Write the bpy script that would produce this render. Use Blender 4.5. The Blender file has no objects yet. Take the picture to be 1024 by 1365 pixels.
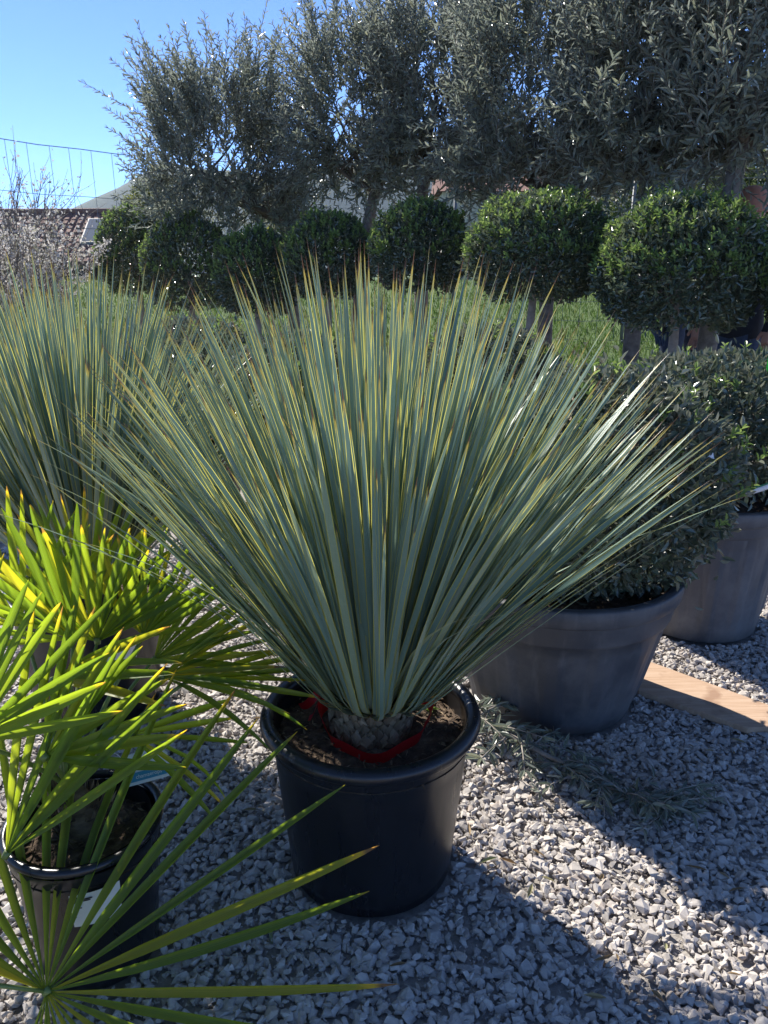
import bpy, bmesh, math, random
import numpy as np
from mathutils import Vector, Matrix, noise

R = math.radians
rng = np.random.default_rng(7)
random.seed(7)
scene = bpy.context.scene
COL = scene.collection

# ------------------------------------------------------------------ camera, sky, sun, exposure
CAM_H, PITCH, FPX = 1.35, 17.5, 1025.0
cam_d = bpy.data.cameras.new('camera')
cam = bpy.data.objects.new('camera', cam_d)
COL.objects.link(cam)
cam.location = (0, 0, CAM_H)
cam.rotation_euler = (R(90 - PITCH), 0, 0)
cam_d.sensor_fit = 'VERTICAL'
cam_d.sensor_height = 24.0
cam_d.lens = 24.0 * FPX / 1365.0
cam_d.clip_start = 0.02
cam_d.clip_end = 12000
scene.camera = cam

SUN_EL, SUN_AZ = 41.0, -34.0            # azimuth from +Y towards +X
sx = math.sin(R(SUN_AZ)) * math.cos(R(SUN_EL))
sy = math.cos(R(SUN_AZ)) * math.cos(R(SUN_EL))
sz = math.sin(R(SUN_EL))
world = bpy.data.worlds.new('World')
scene.world = world
world.use_nodes = True
wn = world.node_tree
bg = wn.nodes['Background']
sky = wn.nodes.new('ShaderNodeTexSky')
sky.sky_type = 'NISHITA'
sky.sun_disc = False
sky.sun_elevation = R(SUN_EL)
sky.sun_rotation = R(SUN_AZ)
sky.altitude = 300
sky.air_density = 0.38
sky.dust_density = 0.0
sky.ozone_density = 8.0
wn.links.new(sky.outputs[0], bg.inputs[0])
bg.inputs[1].default_value = 0.14
sun_d = bpy.data.lights.new('sun', 'SUN')
sun_d.energy = 4.2
sun_d.angle = R(0.53)
sun_d.color = (1.0, 0.95, 0.87)
sun = bpy.data.objects.new('sun', sun_d)
COL.objects.link(sun)
sun.rotation_euler = Vector((-sx, -sy, -sz)).to_track_quat('-Z', 'Y').to_euler()
sun.location = (-3, 5, 6)
vs = scene.view_settings
vs.view_transform = 'Standard'
vs.look = 'None'
vs.exposure = 1.15
vs.gamma = 1.0
vs.use_curve_mapping = False
scene.render.engine = 'CYCLES'
try:
    scene.cycles.max_bounces = 6
    scene.cycles.diffuse_bounces = 4
    scene.cycles.glossy_bounces = 2
    scene.cycles.transmission_bounces = 4
    scene.cycles.volume_bounces = 0
except Exception:
    pass

# ------------------------------------------------------------------ helpers
_p = R(PITCH)
def at(px, py, D):
    """world point seen at photo pixel (px,py), D metres forward of the camera"""
    a = (px - 512.0) / FPX; b = -(py - 682.5) / FPX
    y = math.cos(_p) + b * math.sin(_p); z = -math.sin(_p) + b * math.cos(_p)
    s = D / y
    return Vector((a * s, D, CAM_H + z * s))

def hgt(x, y):
    """terrain height"""
    def ss(a, b, t):
        t = min(1, max(0, (t - a) / (b - a))); return t * t * (3 - 2 * t)
    z = 0.0
    if y > 3.2:
        t = min(y, 19.0) - 3.2
        z = 0.075 * (t - 1.2 * (1 - math.exp(-t / 1.2)))
    z -= 2.6 * ss(19.5, 36, y)
    return z

def link(o, parent=None):
    COL.objects.link(o)
    if parent is not None: o.parent = parent
    return o

def tag(o, label=None, cat=None, group=None, kind=None):
    if label: o['label'] = label
    if cat: o['category'] = cat
    if group: o['group'] = group
    if kind: o['kind'] = kind
    return o

def thing(name, label, cat, loc=(0, 0, 0), rz=0.0, group=None):
    o = bpy.data.objects.new(name, None)
    o.empty_display_size = 0.05
    o.location = loc; o.rotation_euler = (0, 0, rz)
    link(o); tag(o, label, cat, group)
    return o

def mesh_obj(name, verts, faces, mats, parent=None, smooth=False, midx=None, kind=None, uvs=None):
    me = bpy.data.meshes.new(name)
    me.from_pydata([tuple(v) for v in verts], [], faces)
    for m in (mats if isinstance(mats, (list, tuple)) else [mats]): me.materials.append(m)
    if midx is not None: me.polygons.foreach_set('material_index', midx)
    if smooth: me.polygons.foreach_set('use_smooth', [True] * len(me.polygons))
    me.update()
    o = bpy.data.objects.new(name, me)
    link(o, parent)
    if kind: o['kind'] = kind
    return o

def mesh_np(name, V, F, mats, parent=None, smooth=False, midx=None, kind=None):
    """V (n,3), F (m,k) numpy"""
    me = bpy.data.meshes.new(name)
    V = np.ascontiguousarray(V, np.float32); F = np.ascontiguousarray(F, np.int32)
    m, k = F.shape
    me.vertices.add(len(V)); me.vertices.foreach_set('co', V.ravel())
    me.loops.add(m * k); me.loops.foreach_set('vertex_index', F.ravel())
    me.polygons.add(m)
    me.polygons.foreach_set('loop_start', np.arange(0, m * k, k, dtype=np.int32))
    try: me.polygons.foreach_set('loop_total', np.full(m, k, np.int32))
    except Exception: pass
    for mt in (mats if isinstance(mats, (list, tuple)) else [mats]): me.materials.append(mt)
    if midx is not None: me.polygons.foreach_set('material_index', np.ascontiguousarray(midx, np.int32))
    me.polygons.foreach_set('use_smooth', np.full(m, bool(smooth)))
    me.update(calc_edges=True); me.validate()
    o = bpy.data.objects.new(name, me)
    link(o, parent)
    if kind: o['kind'] = kind
    return o

class MB:
    """collects geometry for ONE mesh"""
    def __init__(s): s.v = []; s.f = []; s.m = []
    def add(s, v, f, m=0):
        o = len(s.v); s.v += [tuple(x) for x in v]; s.f += [tuple(i + o for i in q) for q in f]; s.m += [m] * len(f)
    def box(s, c, h, rot=None, m=0):
        c = Vector(c); pts = []
        for x in (-1, 1):
            for y in (-1, 1):
                for z in (-1, 1):
                    p = Vector((x * h[0], y * h[1], z * h[2]))
                    if rot is not None: p = rot @ p
                    pts.append(c + p)
        s.add(pts, [(0, 1, 3, 2), (4, 6, 7, 5), (0, 4, 5, 1), (2, 3, 7, 6), (0, 2, 6, 4), (1, 5, 7, 3)], m)
    def tube(s, pts, rad, n=6, m=0, cap=True):
        pts = [Vector(p) for p in pts]
        if not hasattr(rad, '__len__'): rad = [rad] * len(pts)
        V = []; up = None
        for i, p in enumerate(pts):
            d = (pts[min(i + 1, len(pts) - 1)] - pts[max(i - 1, 0)]).normalized()
            if up is None:
                up = Vector((0, 0, 1)) if abs(d.z) < 0.9 else Vector((1, 0, 0))
            a = d.cross(up).normalized(); b = a.cross(d).normalized(); up = b
            for k in range(n):
                t = 2 * math.pi * k / n
                V.append(p + (a * math.cos(t) + b * math.sin(t)) * rad[i])
        F = []
        for i in range(len(pts) - 1):
            for k in range(n):
                F.append((i * n + k, i * n + (k + 1) % n, (i + 1) * n + (k + 1) % n, (i + 1) * n + k))
        if cap:
            F.append(tuple(range(n - 1, -1, -1))); F.append(tuple((len(pts) - 1) * n + k for k in range(n)))
        s.add(V, F, m)
    def lathe(s, prof, n=64, m=0, mod=None, closed=False):
        V = []
        for (r, z) in prof:
            for k in range(n):
                t = 2 * math.pi * k / n
                rr = r if mod is None else r + mod(t, r, z)
                V.append((rr * math.cos(t), rr * math.sin(t), z))
        F = []; L = len(prof)
        for i in range(L - 1 if not closed else L):
            j = (i + 1) % L
            for k in range(n):
                F.append((i * n + k, i * n + (k + 1) % n, j * n + (k + 1) % n, j * n + k))
        s.add(V, F, m)
    def build(s, name, mats, parent=None, smooth=False, kind=None):
        return mesh_obj(name, s.v, s.f, mats, parent, smooth, s.m, kind)

def bez(a, b, c, n=8):
    a, b, c = Vector(a), Vector(b), Vector(c); out = []
    for i in range(n + 1):
        t = i / n
        out.append(a * (1 - t) ** 2 + b * 2 * t * (1 - t) + c * t * t)
    return out

# ------------------------------------------------------------------ materials
def new_mat(name):
    m = bpy.data.materials.new(name); m.use_nodes = True
    nt = m.node_tree
    return m, nt, nt.nodes['Principled BSDF'], nt.nodes['Material Output']

def ramp(nt, src, stops, interp='LINEAR'):
    r = nt.nodes.new('ShaderNodeValToRGB'); r.color_ramp.interpolation = interp
    e = r.color_ramp.elements
    while len(e) > 1: e.remove(e[-1])
    e[0].position = stops[0][0]; e[0].color = (*stops[0][1], 1)
    for p, c in stops[1:]:
        x = e.new(p); x.color = (*c, 1)
    nt.links.new(src, r.inputs[0])
    return r.outputs[0]

def tex(nt, scale, detail=4, rough=0.55, coord='Object', mapping=None, kind='ShaderNodeTexNoise'):
    tc = nt.nodes.new('ShaderNodeTexCoord'); t = nt.nodes.new(kind)
    src = tc.outputs[coord]
    if mapping is not None:
        mp = nt.nodes.new('ShaderNodeMapping'); mp.inputs['Scale'].default_value = mapping
        nt.links.new(src, mp.inputs[0]); src = mp.outputs[0]
    nt.links.new(src, t.inputs['Vector'])
    t.inputs['Scale'].default_value = scale
    if 'Detail' in t.inputs: t.inputs['Detail'].default_value = detail
    if 'Roughness' in t.inputs: t.inputs['Roughness'].default_value = rough
    return t

def bump(nt, bs, h, strength=0.3, dist=0.01):
    b = nt.nodes.new('ShaderNodeBump'); b.inputs['Strength'].default_value = strength
    b.inputs['Distance'].default_value = dist
    nt.links.new(h, b.inputs['Height']); nt.links.new(b.outputs[0], bs.inputs['Normal'])

def mixc(nt, fac, a, b, mode='MIX'):
    m = nt.nodes.new('ShaderNodeMix'); m.data_type = 'RGBA'; m.blend_type = mode
    for sock, v in ((m.inputs[0], fac), (m.inputs[6], a), (m.inputs[7], b)):
        if isinstance(v, (int, float)): sock.default_value = v
        elif isinstance(v, tuple): sock.default_value = (*v, 1)
        else: nt.links.new(v, sock)
    return m.outputs[2]

def math_n(nt, op, a, b=None):
    m = nt.nodes.new('ShaderNodeMath'); m.operation = op
    for i, v in enumerate((a, b)):
        if v is None: continue
        if isinstance(v, (int, float)): m.inputs[i].default_value = v
        else: nt.links.new(v, m.inputs[i])
    return m.outputs[0]

def noise_mat(name, stops, scale=6, rough=0.7, bmp=0.2, bscale=None, detail=6, mapping=None, bdist=0.004, spec=0.5):
    m, nt, bs, out = new_mat(name)
    t = tex(nt, scale, detail, 0.6, mapping=mapping)
    nt.links.new(ramp(nt, t.outputs['Fac'], stops), bs.inputs['Base Color'])
    bs.inputs['Roughness'].default_value = rough
    bs.inputs['Specular IOR Level'].default_value = spec
    if bmp:
        t2 = tex(nt, bscale or scale * 4, 6, 0.65, mapping=mapping)
        bump(nt, bs, t2.outputs['Fac'], bmp, bdist)
    return m

def leaf_mat(name, stops, rough=0.4, transl=0.3, tcol=None, spec=0.5, back=None):
    """per-leaf random colour, part of the light passes through the blade"""
    m, nt, bs, out = new_mat(name)
    geo = nt.nodes.new('ShaderNodeNewGeometry')
    c = ramp(nt, geo.outputs['Random Per Island'], stops)
    if back is not None: c = mixc(nt, geo.outputs['Backfacing'], c, back)
    nt.links.new(c, bs.inputs['Base Color'])
    bs.inputs['Roughness'].default_value = rough
    bs.inputs['Specular IOR Level'].default_value = spec
    tr = nt.nodes.new('ShaderNodeBsdfTranslucent')
    if tcol: tr.inputs[0].default_value = (*tcol, 1)
    else: nt.links.new(c, tr.inputs[0])
    mx = nt.nodes.new('ShaderNodeMixShader'); mx.inputs[0].default_value = transl
    nt.links.new(bs.outputs[0], mx.inputs[1]); nt.links.new(tr.outputs[0], mx.inputs[2])
    nt.links.new(mx.outputs[0], out.inputs[0])
    return m

def yucca_mat():
    m, nt, bs, out = new_mat('yucca_blade')
    uv = nt.nodes.new('ShaderNodeUVMap'); sp = nt.nodes.new('ShaderNodeSeparateXYZ')
    nt.links.new(uv.outputs[0], sp.inputs[0])
    u, v = sp.outputs[0], sp.outputs[1]
    oi = nt.nodes.new('ShaderNodeObjectInfo')
    body = ramp(nt, oi.outputs['Random'], [(0, (.090, .175, .150)), (.35, (.125, .220, .180)), (.7, (.165, .262, .205)), (.93, (.21, .30, .19)), (1, (.27, .32, .17))])
    st = tex(nt, 1.0, 5, 0.6, 'UV', (55, 2.2, 1))
    body = mixc(nt, .22, body, ramp(nt, st.outputs['Fac'], [(.3, (.09, .16, .12)), (.7, (.36, .44, .36))]))
    mot = tex(nt, 60, 4, .7)
    body = mixc(nt, ramp(nt, mot.outputs['Fac'], [(.56, (0, 0, 0)), (.75, (.3, .3, .3))]), body, (.34, .37, .27))
    body = mixc(nt, ramp(nt, v, [(0, (.6, .6, .6)), (.14, (0, 0, 0))]), body, (.40, .42, .30))
    e = math_n(nt, 'MULTIPLY', math_n(nt, 'ABSOLUTE', math_n(nt, 'SUBTRACT', u, 0.5)), 2.0)
    em = ramp(nt, e, [(.80, (0, 0, 0)), (.86, (1, 1, 1))])
    base = mixc(nt, em, body, (.60, .56, .12))
    base = mixc(nt, ramp(nt, v, [(.935, (0, 0, 0)), (.962, (.8, .8, .8))]), base, (.55, .40, .06))
    base = mixc(nt, ramp(nt, v, [(.966, (0, 0, 0)), (.976, (1, 1, 1))]), base, (.13, .065, .04))
    nt.links.new(base, bs.inputs['Base Color'])
    bs.inputs['Roughness'].default_value = 0.36
    bs.inputs['Specular IOR Level'].default_value = 0.55
    bump(nt, bs, st.outputs['Fac'], .25, .001)
    tr = nt.nodes.new('ShaderNodeBsdfTranslucent'); nt.links.new(base, tr.inputs[0])
    mx = nt.nodes.new('ShaderNodeMixShader')
    f = math_n(nt, 'MAXIMUM', math_n(nt, 'MULTIPLY', em, .62), .17)
    nt.links.new(f, mx.inputs[0]); nt.links.new(bs.outputs[0], mx.inputs[1]); nt.links.new(tr.outputs[0], mx.inputs[2])
    nt.links.new(mx.outputs[0], out.inputs[0])
    return m

def palm_mat():
    m, nt, bs, out = new_mat('palm_leaflet')
    uv = nt.nodes.new('ShaderNodeUVMap'); sp = nt.nodes.new('ShaderNodeSeparateXYZ')
    nt.links.new(uv.outputs[0], sp.inputs[0])
    u, v = sp.outputs[0], sp.outputs[1]
    oi = nt.nodes.new('ShaderNodeObjectInfo')
    body = ramp(nt, oi.outputs['Random'], [(0, (.045, .095, .02)), (.45, (.08, .145, .026)), (.8, (.125, .185, .03)), (1, (.24, .24, .035))])
    st = tex(nt, 1.0, 3, 0.5, 'UV', (46, .6, 1))
    body = mixc(nt, .25, body, ramp(nt, st.outputs['Fac'], [(.35, (.05, .10, .02)), (.65, (.20, .27, .06))]))
    tipn = tex(nt, 3.0, 2, .5, 'Object')
    vv = math_n(nt, 'ADD', v, math_n(nt, 'MULTIPLY', math_n(nt, 'SUBTRACT', oi.outputs['Random'], .6), .12))
    body = mixc(nt, ramp(nt, vv, [(.92, (0, 0, 0)), (.985, (1, 1, 1))]), body, (.46, .33, .05))
    body = mixc(nt, ramp(nt, vv, [(.975, (0, 0, 0)), (.995, (1, 1, 1))]), body, (.16, .10, .07))
    nt.links.new(body, bs.inputs['Base Color'])
    bs.inputs['Roughness'].default_value = 0.38
    bs.inputs['Specular IOR Level'].default_value = 0.45
    bump(nt, bs, st.outputs['Fac'], .3, .001)
    tr = nt.nodes.new('ShaderNodeBsdfTranslucent')
    tcol = mixc(nt, 1.0, body, (4.2, 3.6, .9), 'MULTIPLY')
    nt.links.new(tcol, tr.inputs[0])
    mx = nt.nodes.new('ShaderNodeMixShader'); mx.inputs[0].default_value = .60
    nt.links.new(bs.outputs[0], mx.inputs[1]); nt.links.new(tr.outputs[0], mx.inputs[2])
    nt.links.new(mx.outputs[0], out.inputs[0])
    return m

def stone_mat():
    m, nt, bs, out = new_mat('limestone_chips')
    geo = nt.nodes.new('ShaderNodeNewGeometry')
    c = ramp(nt, geo.outputs['Random Per Island'], [(0, (.25, .225, .205)), (.22, (.38, .345, .315)), (.55, (.50, .45, .405)), (.80, (.57, .51, .455)), (.90, (.66, .61, .55)), (.94, (.52, .41, .31)), (.97, (.40, .30, .22)), (1, (.22, .19, .17))])
    t = tex(nt, 85, 5, .65)
    c = mixc(nt, .5, c, ramp(nt, t.outputs['Fac'], [(.3, (.31, .285, .265)), (.7, (.62, .57, .52))]))
    nt.links.new(c, bs.inputs['Base Color'])
    bs.inputs['Roughness'].default_value = .85
    bump(nt, bs, t.outputs['Fac'], .35, .002)
    return m

def old_pot_mat(name, a, b, dust):
    m, nt, bs, out = new_mat(name)
    t = tex(nt, 5, 8, .65, mapping=(1, 1, .35))
    c = ramp(nt, t.outputs['Fac'], [(.3, a), (.7, b)])
    d = tex(nt, 3.2, 9, .72)
    c = mixc(nt, ramp(nt, d.outputs['Fac'], [(.46, (0, 0, 0)), (.72, (.8, .8, .8))]), c, dust)
    s = tex(nt, 26, 4, .6, mapping=(1, 1, .05))
    c = mixc(nt, ramp(nt, s.outputs['Fac'], [(.55, (0, 0, 0)), (.75, (.45, .45, .45))]), c, dust)
    nt.links.new(c, bs.inputs['Base Color'])
    nt.links.new(ramp(nt, d.outputs['Fac'], [(.35, (.42, .42, .42)), (.7, (.75, .75, .75))]), bs.inputs['Roughness'])
    g = tex(nt, 150, 4, .6); bump(nt, bs, g.outputs['Fac'], .12, .002)
    return m

def black_pot_mat():
    m, nt, bs, out = new_mat('black_plastic')
    t = tex(nt, 6, 8, .7)
    c = ramp(nt, t.outputs['Fac'], [(.35, (.008, .009, .012)), (.65, (.012, .013, .016)), (.85, (.032, .031, .030))])
    nt.links.new(c, bs.inputs['Base Color'])
    s = tex(nt, 40, 5, .6, mapping=(1, 1, .12))
    nt.links.new(ramp(nt, s.outputs['Fac'], [(.3, (.24, .24, .24)), (.75, (.40, .40, .40))]), bs.inputs['Roughness'])
    g = tex(nt, 220, 3, .6); bump(nt, bs, g.outputs['Fac'], .05, .001)
    return m

def plain(name, col, rough=.5, spec=.5):
    return noise_mat(name, [(.3, tuple(x * .9 for x in col)), (.7, tuple(min(1, x * 1.06) for x in col))], 14, rough, 0.05, spec=spec)

M = {}
M['yucca'] = yucca_mat()
M['palm'] = palm_mat()
M['stone'] = stone_mat()
M['black'] = black_pot_mat()
M['oldpot'] = old_pot_mat('weathered_grey_plastic', (.046, .049, .057), (.075, .078, .086), (.165, .160, .158))
M['oldpot2'] = old_pot_mat('dusty_grey_plastic', (.075, .076, .082), (.12, .118, .122), (.24, .225, .215))
M['bed'] = noise_mat('gravel_bed', [(.3, (.16, .145, .13)), (.7, (.33, .30, .27))], 60, .9, .6, 120)
M['soil'] = noise_mat('potting_soil', [(.3, (.035, .023, .015)), (.52, (.10, .066, .043)), (.75, (.24, .17, .11))], 38, .95, .9, 90, bdist=.01)
M['chip'] = leaf_mat('bark_chips', [(0, (.04, .026, .017)), (.6, (.13, .09, .055)), (1, (.32, .24, .15))], .9, 0.0)
M['scale'] = leaf_mat('leaf_base_scales', [(0, (.13, .085, .045)), (.5, (.25, .175, .10)), (1, (.40, .30, .19))], .75, .05)
M['trunk_y'] = noise_mat('yucca_trunk', [(.3, (.10, .07, .045)), (.7, (.22, .16, .10))], 40, .9, .5)
M['ribbon'] = leaf_mat('red_ribbon', [(0, (.60, .012, .018)), (1, (.62, .014, .02))], .45, .35)
M['bark_o'] = noise_mat('olive_bark', [(.3, (.12, .105, .09)), (.7, (.27, .245, .215))], 30, .9, .6, 60)
M['bark_p'] = noise_mat('pale_bark', [(.3, (.20, .175, .15)), (.7, (.38, .34, .29))], 24, .9, .5, 50)
M['twig'] = noise_mat('twig_bark', [(.3, (.085, .075, .06)), (.7, (.17, .15, .12))], 40, .8, 0)
M['olive'] = leaf_mat('olive_leaf', [(0, (.14, .165, .13)), (.4, (.195, .225, .175)), (.8, (.245, .275, .205)), (.95, (.31, .33, .22)), (1, (.39, .38, .23))], .33, .40, spec=.8, back=(.29, .32, .27))
M['ball'] = leaf_mat('laurel_leaf', [(0, (.075, .10, .062)), (.5, (.115, .145, .088)), (.9, (.15, .185, .105)), (1, (.20, .24, .12))], .27, .30, spec=1.0)
M['fresh'] = leaf_mat('fresh_leaf', [(0, (.16, .25, .06)), (.6, (.22, .32, .08)), (1, (.31, .40, .12))], .3, .45)
M['dome'] = leaf_mat('holm_leaf', [(0, (.068, .092, .058)), (.5, (.105, .135, .082)), (.9, (.15, .18, .105)), (1, (.22, .24, .13))], .28, .22, spec=.9, back=(.20, .215, .16))
M['blossom'] = leaf_mat('pale_blossom', [(0, (.50, .48, .45)), (.7, (.70, .67, .63)), (1, (.40, .40, .26))], .6, .35)
M['yellowleaf'] = leaf_mat('yellow_green_leaf', [(0, (.14, .16, .04)), (.6, (.24, .26, .06)), (1, (.34, .33, .09))], .5, .45)
M['farleaf'] = leaf_mat('far_tree_leaf', [(0, (.06, .09, .03)), (.6, (.10, .14, .045)), (1, (.16, .19, .07))], .5, .35)
M['palmwood'] = noise_mat('palm_fibre', [(.3, (.07, .048, .03)), (.7, (.20, .145, .09))], 30, .95, .8, 90, mapping=(1, 1, 3))
M['petiole'] = noise_mat('palm_petiole', [(.3, (.11, .16, .035)), (.7, (.20, .25, .06))], 20, .45, .1)
M['white'] = plain('white_card', (.78, .78, .77), .45)
M['ink'] = plain('black_ink', (.015, .015, .02), .5)
M['blue'] = plain('blue_print', (.05, .27, .42), .4)
M['green_tag'] = leaf_mat('green_plastic', [(0, (.02, .50, .05)), (1, (.02, .52, .06))], .35, .35)
M['teal'] = plain('teal_plastic', (.02, .45, .38), .4)
M['dkgreen'] = plain('dark_green_print', (.01, .17, .07), .4)
M['hose'] = plain('black_hose', (.018, .022, .026), .45)
M['wire'] = plain('galvanised_wire', (.16, .17, .18), .5)
M['post'] = plain('grey_steel_post', (.17, .18, .18), .55)
M['skin'] = plain('skin', (.45, .24, .17), .5)
M['jacket'] = noise_mat('dark_jacket', [(.3, (.010, .012, .018)), (.7, (.02, .023, .032))], 30, .85, .3)
M['jeans'] = noise_mat('blue_jeans', [(.3, (.035, .055, .10)), (.7, (.06, .09, .15))], 60, .9, .3)
M['shoe'] = plain('shoe', (.04, .035, .03), .6)
M['hat'] = noise_mat('salmon_cap', [(.3, (.36, .17, .12)), (.7, (.44, .22, .16))], 40, .9, .3)
M['wallp'] = noise_mat('rendered_wall', [(.3, (.42, .37, .30)), (.7, (.52, .46, .38))], 2, .9, .2)
M['dark'] = plain('dark_void', (.02, .02, .022), .8)
M['tile'] = leaf_mat('clay_tile', [(0, (.16, .075, .055)), (.5, (.22, .105, .075)), (1, (.29, .15, .11))], .85, 0)
M['glass'] = plain('skylight_glass', (.15, .18, .22), .8, .05)
M['wood'] = None

def wood_mat():
    m, nt, bs, out = new_mat('pine_board')
    t = tex(nt, 7, 8, .6, mapping=(1.0, 14, 4))
    c = ramp(nt, t.outputs['Fac'], [(.25, (.36, .23, .145)), (.5, (.48, .325, .215)), (.75, (.56, .41, .29))])
    k = tex(nt, 9, 3, .5)
    c = mixc(nt, ramp(nt, k.outputs['Fac'], [(.62, (0, 0, 0)), (.72, (.7, .7, .7))]), c, (.27, .15, .09))
    nt.links.new(c, bs.inputs['Base Color']); bs.inputs['Roughness'].default_value = .75
    bump(nt, bs, t.outputs['Fac'], .2, .002)
    return m
M['wood'] = wood_mat()

# ------------------------------------------------------------------ ground, hills
def ground_mat():
    m, nt, bs, out = new_mat('ground_surface')
    geo = nt.nodes.new('ShaderNodeNewGeometry'); sp = nt.nodes.new('ShaderNodeSeparateXYZ')
    nt.links.new(geo.outputs['Position'], sp.inputs[0])
    n1 = tex(nt, .9, 5, .6); n2 = tex(nt, 40, 6, .7); n3 = tex(nt, 3, 6, .6)
    grav = ramp(nt, n2.outputs['Fac'], [(.3, (.22, .20, .18)), (.7, (.44, .405, .37))])
    dirt = ramp(nt, n3.outputs['Fac'], [(.3, (.26, .19, .13)), (.7, (.38, .30, .22))])
    grass = ramp(nt, n2.outputs['Fac'], [(.3, (.05, .09, .014)), (.7, (.09, .15, .03))])
    y = math_n(nt, 'ADD', sp.outputs[1], math_n(nt, 'MULTIPLY', n1.outputs['Fac'], 1.2))
    c = mixc(nt, ramp(nt, math_n(nt, 'DIVIDE', y, 20.0), [(.30, (0, 0, 0)), (.33, (1, 1, 1))]), grav, dirt)
    c = mixc(nt, ramp(nt, math_n(nt, 'DIVIDE', y, 20.0), [(.40, (0, 0, 0)), (.43, (1, 1, 1))]), c, grass)
    nt.links.new(c, bs.inputs['Base Color']); bs.inputs['Roughness'].default_value = .95
    bump(nt, bs, n2.outputs['Fac'], .5, .02)
    return m
ys = list(np.linspace(-6, 0, 7)) + list(np.arange(.5, 20, .25)) + list(np.linspace(20, 40, 25)) + [60, 100, 200, 400, 700, 1150]
xs = [-1150, -500, -200, -100, -50, -30, -20] + list(np.arange(-12, 12.1, .5)) + [20, 30, 50, 100, 200, 500, 1150]
V = [(x, y, hgt(x, y)) for y in [-1150, -400, -60] + ys for x in xs]
nx = len(xs); ny = len(ys) + 3
F = [(j * nx + i, j * nx + i + 1, (j + 1) * nx + i + 1, (j + 1) * nx + i) for j in range(ny - 1) for i in range(nx - 1)]
tag(mesh_obj('ground', V, F, ground_mat(), smooth=True), kind='structure')

hm = noise_mat('wooded_hill', [(.35, (.025, .042, .028)), (.65, (.05, .075, .042))], .02, .95, .0, detail=8)
V = []; hx = np.linspace(-900, 950, 90); hy = np.linspace(575, 1075, 24)
def hill(x, y):
    x, y = x * 2, y * 2; u = x
    prof = np.interp(u, [-1800, -1000, -640, -560, -470, -380, -200, 50, 250, 500, 900, 1900], [2, 20, 62, 102, 138, 168, 150, 176, 205, 170, 150, 60])
    f = math.exp(-((y - 1500) / 210.0) ** 2)
    n = noise.fractal(Vector((x / 170, y / 170, 3.1)), 1, 2, 5)
    return -4 + .56 * (prof * f * (1 + .10 * n) + 3 * n * f)
for y in hy:
    for x in hx: V.append((x, y, hill(x, y)))
F = [(j * 90 + i, j * 90 + i + 1, (j + 1) * 90 + i + 1, (j + 1) * 90 + i) for j in range(23) for i in range(89)]
tag(mesh_obj('hills', V, F, hm, smooth=True), kind='structure')

# ------------------------------------------------------------------ gravel (real chips)
POTS = [(-.030, 1.50, .19), (-.585, 1.25, .115), (.545, 2.25, .262), (1.24, 2.82, .235), (-.92, 2.20, .19), (-1.02, .84, .12)]
def stone_variants(n, npts):
    out = []
    for i in range(n):
        bm = bmesh.new()
        a = np.array([1.0, random.uniform(.55, .9), random.uniform(.35, .65)])
        for k in range(npts):
            p = np.array([random.gauss(0, 1) for _ in range(3)]); p /= np.linalg.norm(p)
            p = np.sign(p) * np.abs(p) ** .9
            bm.verts.new(p * a * random.uniform(.88, 1.04) * .5)
        r = bmesh.ops.convex_hull(bm, input=bm.verts)
        dead = list({e for e in r['geom_interior'] + r['geom_unused'] if isinstance(e, bmesh.types.BMVert)})
        bmesh.ops.delete(bm, geom=dead, context='VERTS')
        bmesh.ops.triangulate(bm, faces=bm.faces)
        bm.verts.index_update()
        out.append((np.array([v.co[:] for v in bm.verts]), np.array([[v.index for v in f.verts] for f in bm.faces])))
        bm.free()
    return out
def scatter_stones(name, pts, size, var):
    n = len(pts); which = rng.integers(0, len(var), n)
    Vs, Fs, off = [], [], 0
    for k, (v, f) in enumerate(var):
        idx = np.where(which == k)[0]; m = len(idx)
        if m == 0: continue
        az = rng.uniform(0, 2 * np.pi, m); tx = rng.normal(0, .38, m); ty = rng.normal(0, .38, m)
        ca, sa = np.cos(az), np.sin(az); cx, sx_ = np.cos(tx), np.sin(tx); cy, sy_ = np.cos(ty), np.sin(ty)
        Rz = np.zeros((m, 3, 3)); Rz[:, 0, 0] = ca; Rz[:, 0, 1] = -sa; Rz[:, 1, 0] = sa; Rz[:, 1, 1] = ca; Rz[:, 2, 2] = 1
        Rx = np.zeros((m, 3, 3)); Rx[:, 0, 0] = 1; Rx[:, 1, 1] = cx; Rx[:, 1, 2] = -sx_; Rx[:, 2, 1] = sx_; Rx[:, 2, 2] = cx
        Ry = np.zeros((m, 3, 3)); Ry[:, 1, 1] = 1; Ry[:, 0, 0] = cy; Ry[:, 0, 2] = sy_; Ry[:, 2, 0] = -sy_; Ry[:, 2, 2] = cy
        Rm = Rz @ Rx @ Ry
        W = np.einsum('mij,vj->mvi', Rm, v) * size[idx][:, None, None] + pts[idx][:, None, :]
        Vs.append(W.reshape(-1, 3))
        Fs.append((f[None] + (np.arange(m) * len(v))[:, None, None] + off).reshape(-1, 3)); off += m * len(v)
    return mesh_np(name, np.vstack(Vs), np.vstack(Fs), M['stone'], kind='stuff')
def gravel_pts(y0, y1, dens, k, c):
    A = k * (y1 * y1 - y0 * y0) + 2 * c * (y1 - y0); n = int(A * dens)
    y = rng.uniform(y0, y1, n * 3); x = rng.uniform(-1, 1, n * 3) * (k * y1 + c)
    ok = np.abs(x) < k * y + c
    for (px, py, r) in POTS: ok &= (x - px) ** 2 + (y - py) ** 2 > (r + .004) ** 2
    x, y = x[ok][:n], y[ok][:n]
    return x, y
x, y = gravel_pts(.8, 3.6, 5900, .58, .26)
s = np.clip(rng.lognormal(np.log(.0215), .38, len(x)), .008, .046)
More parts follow.
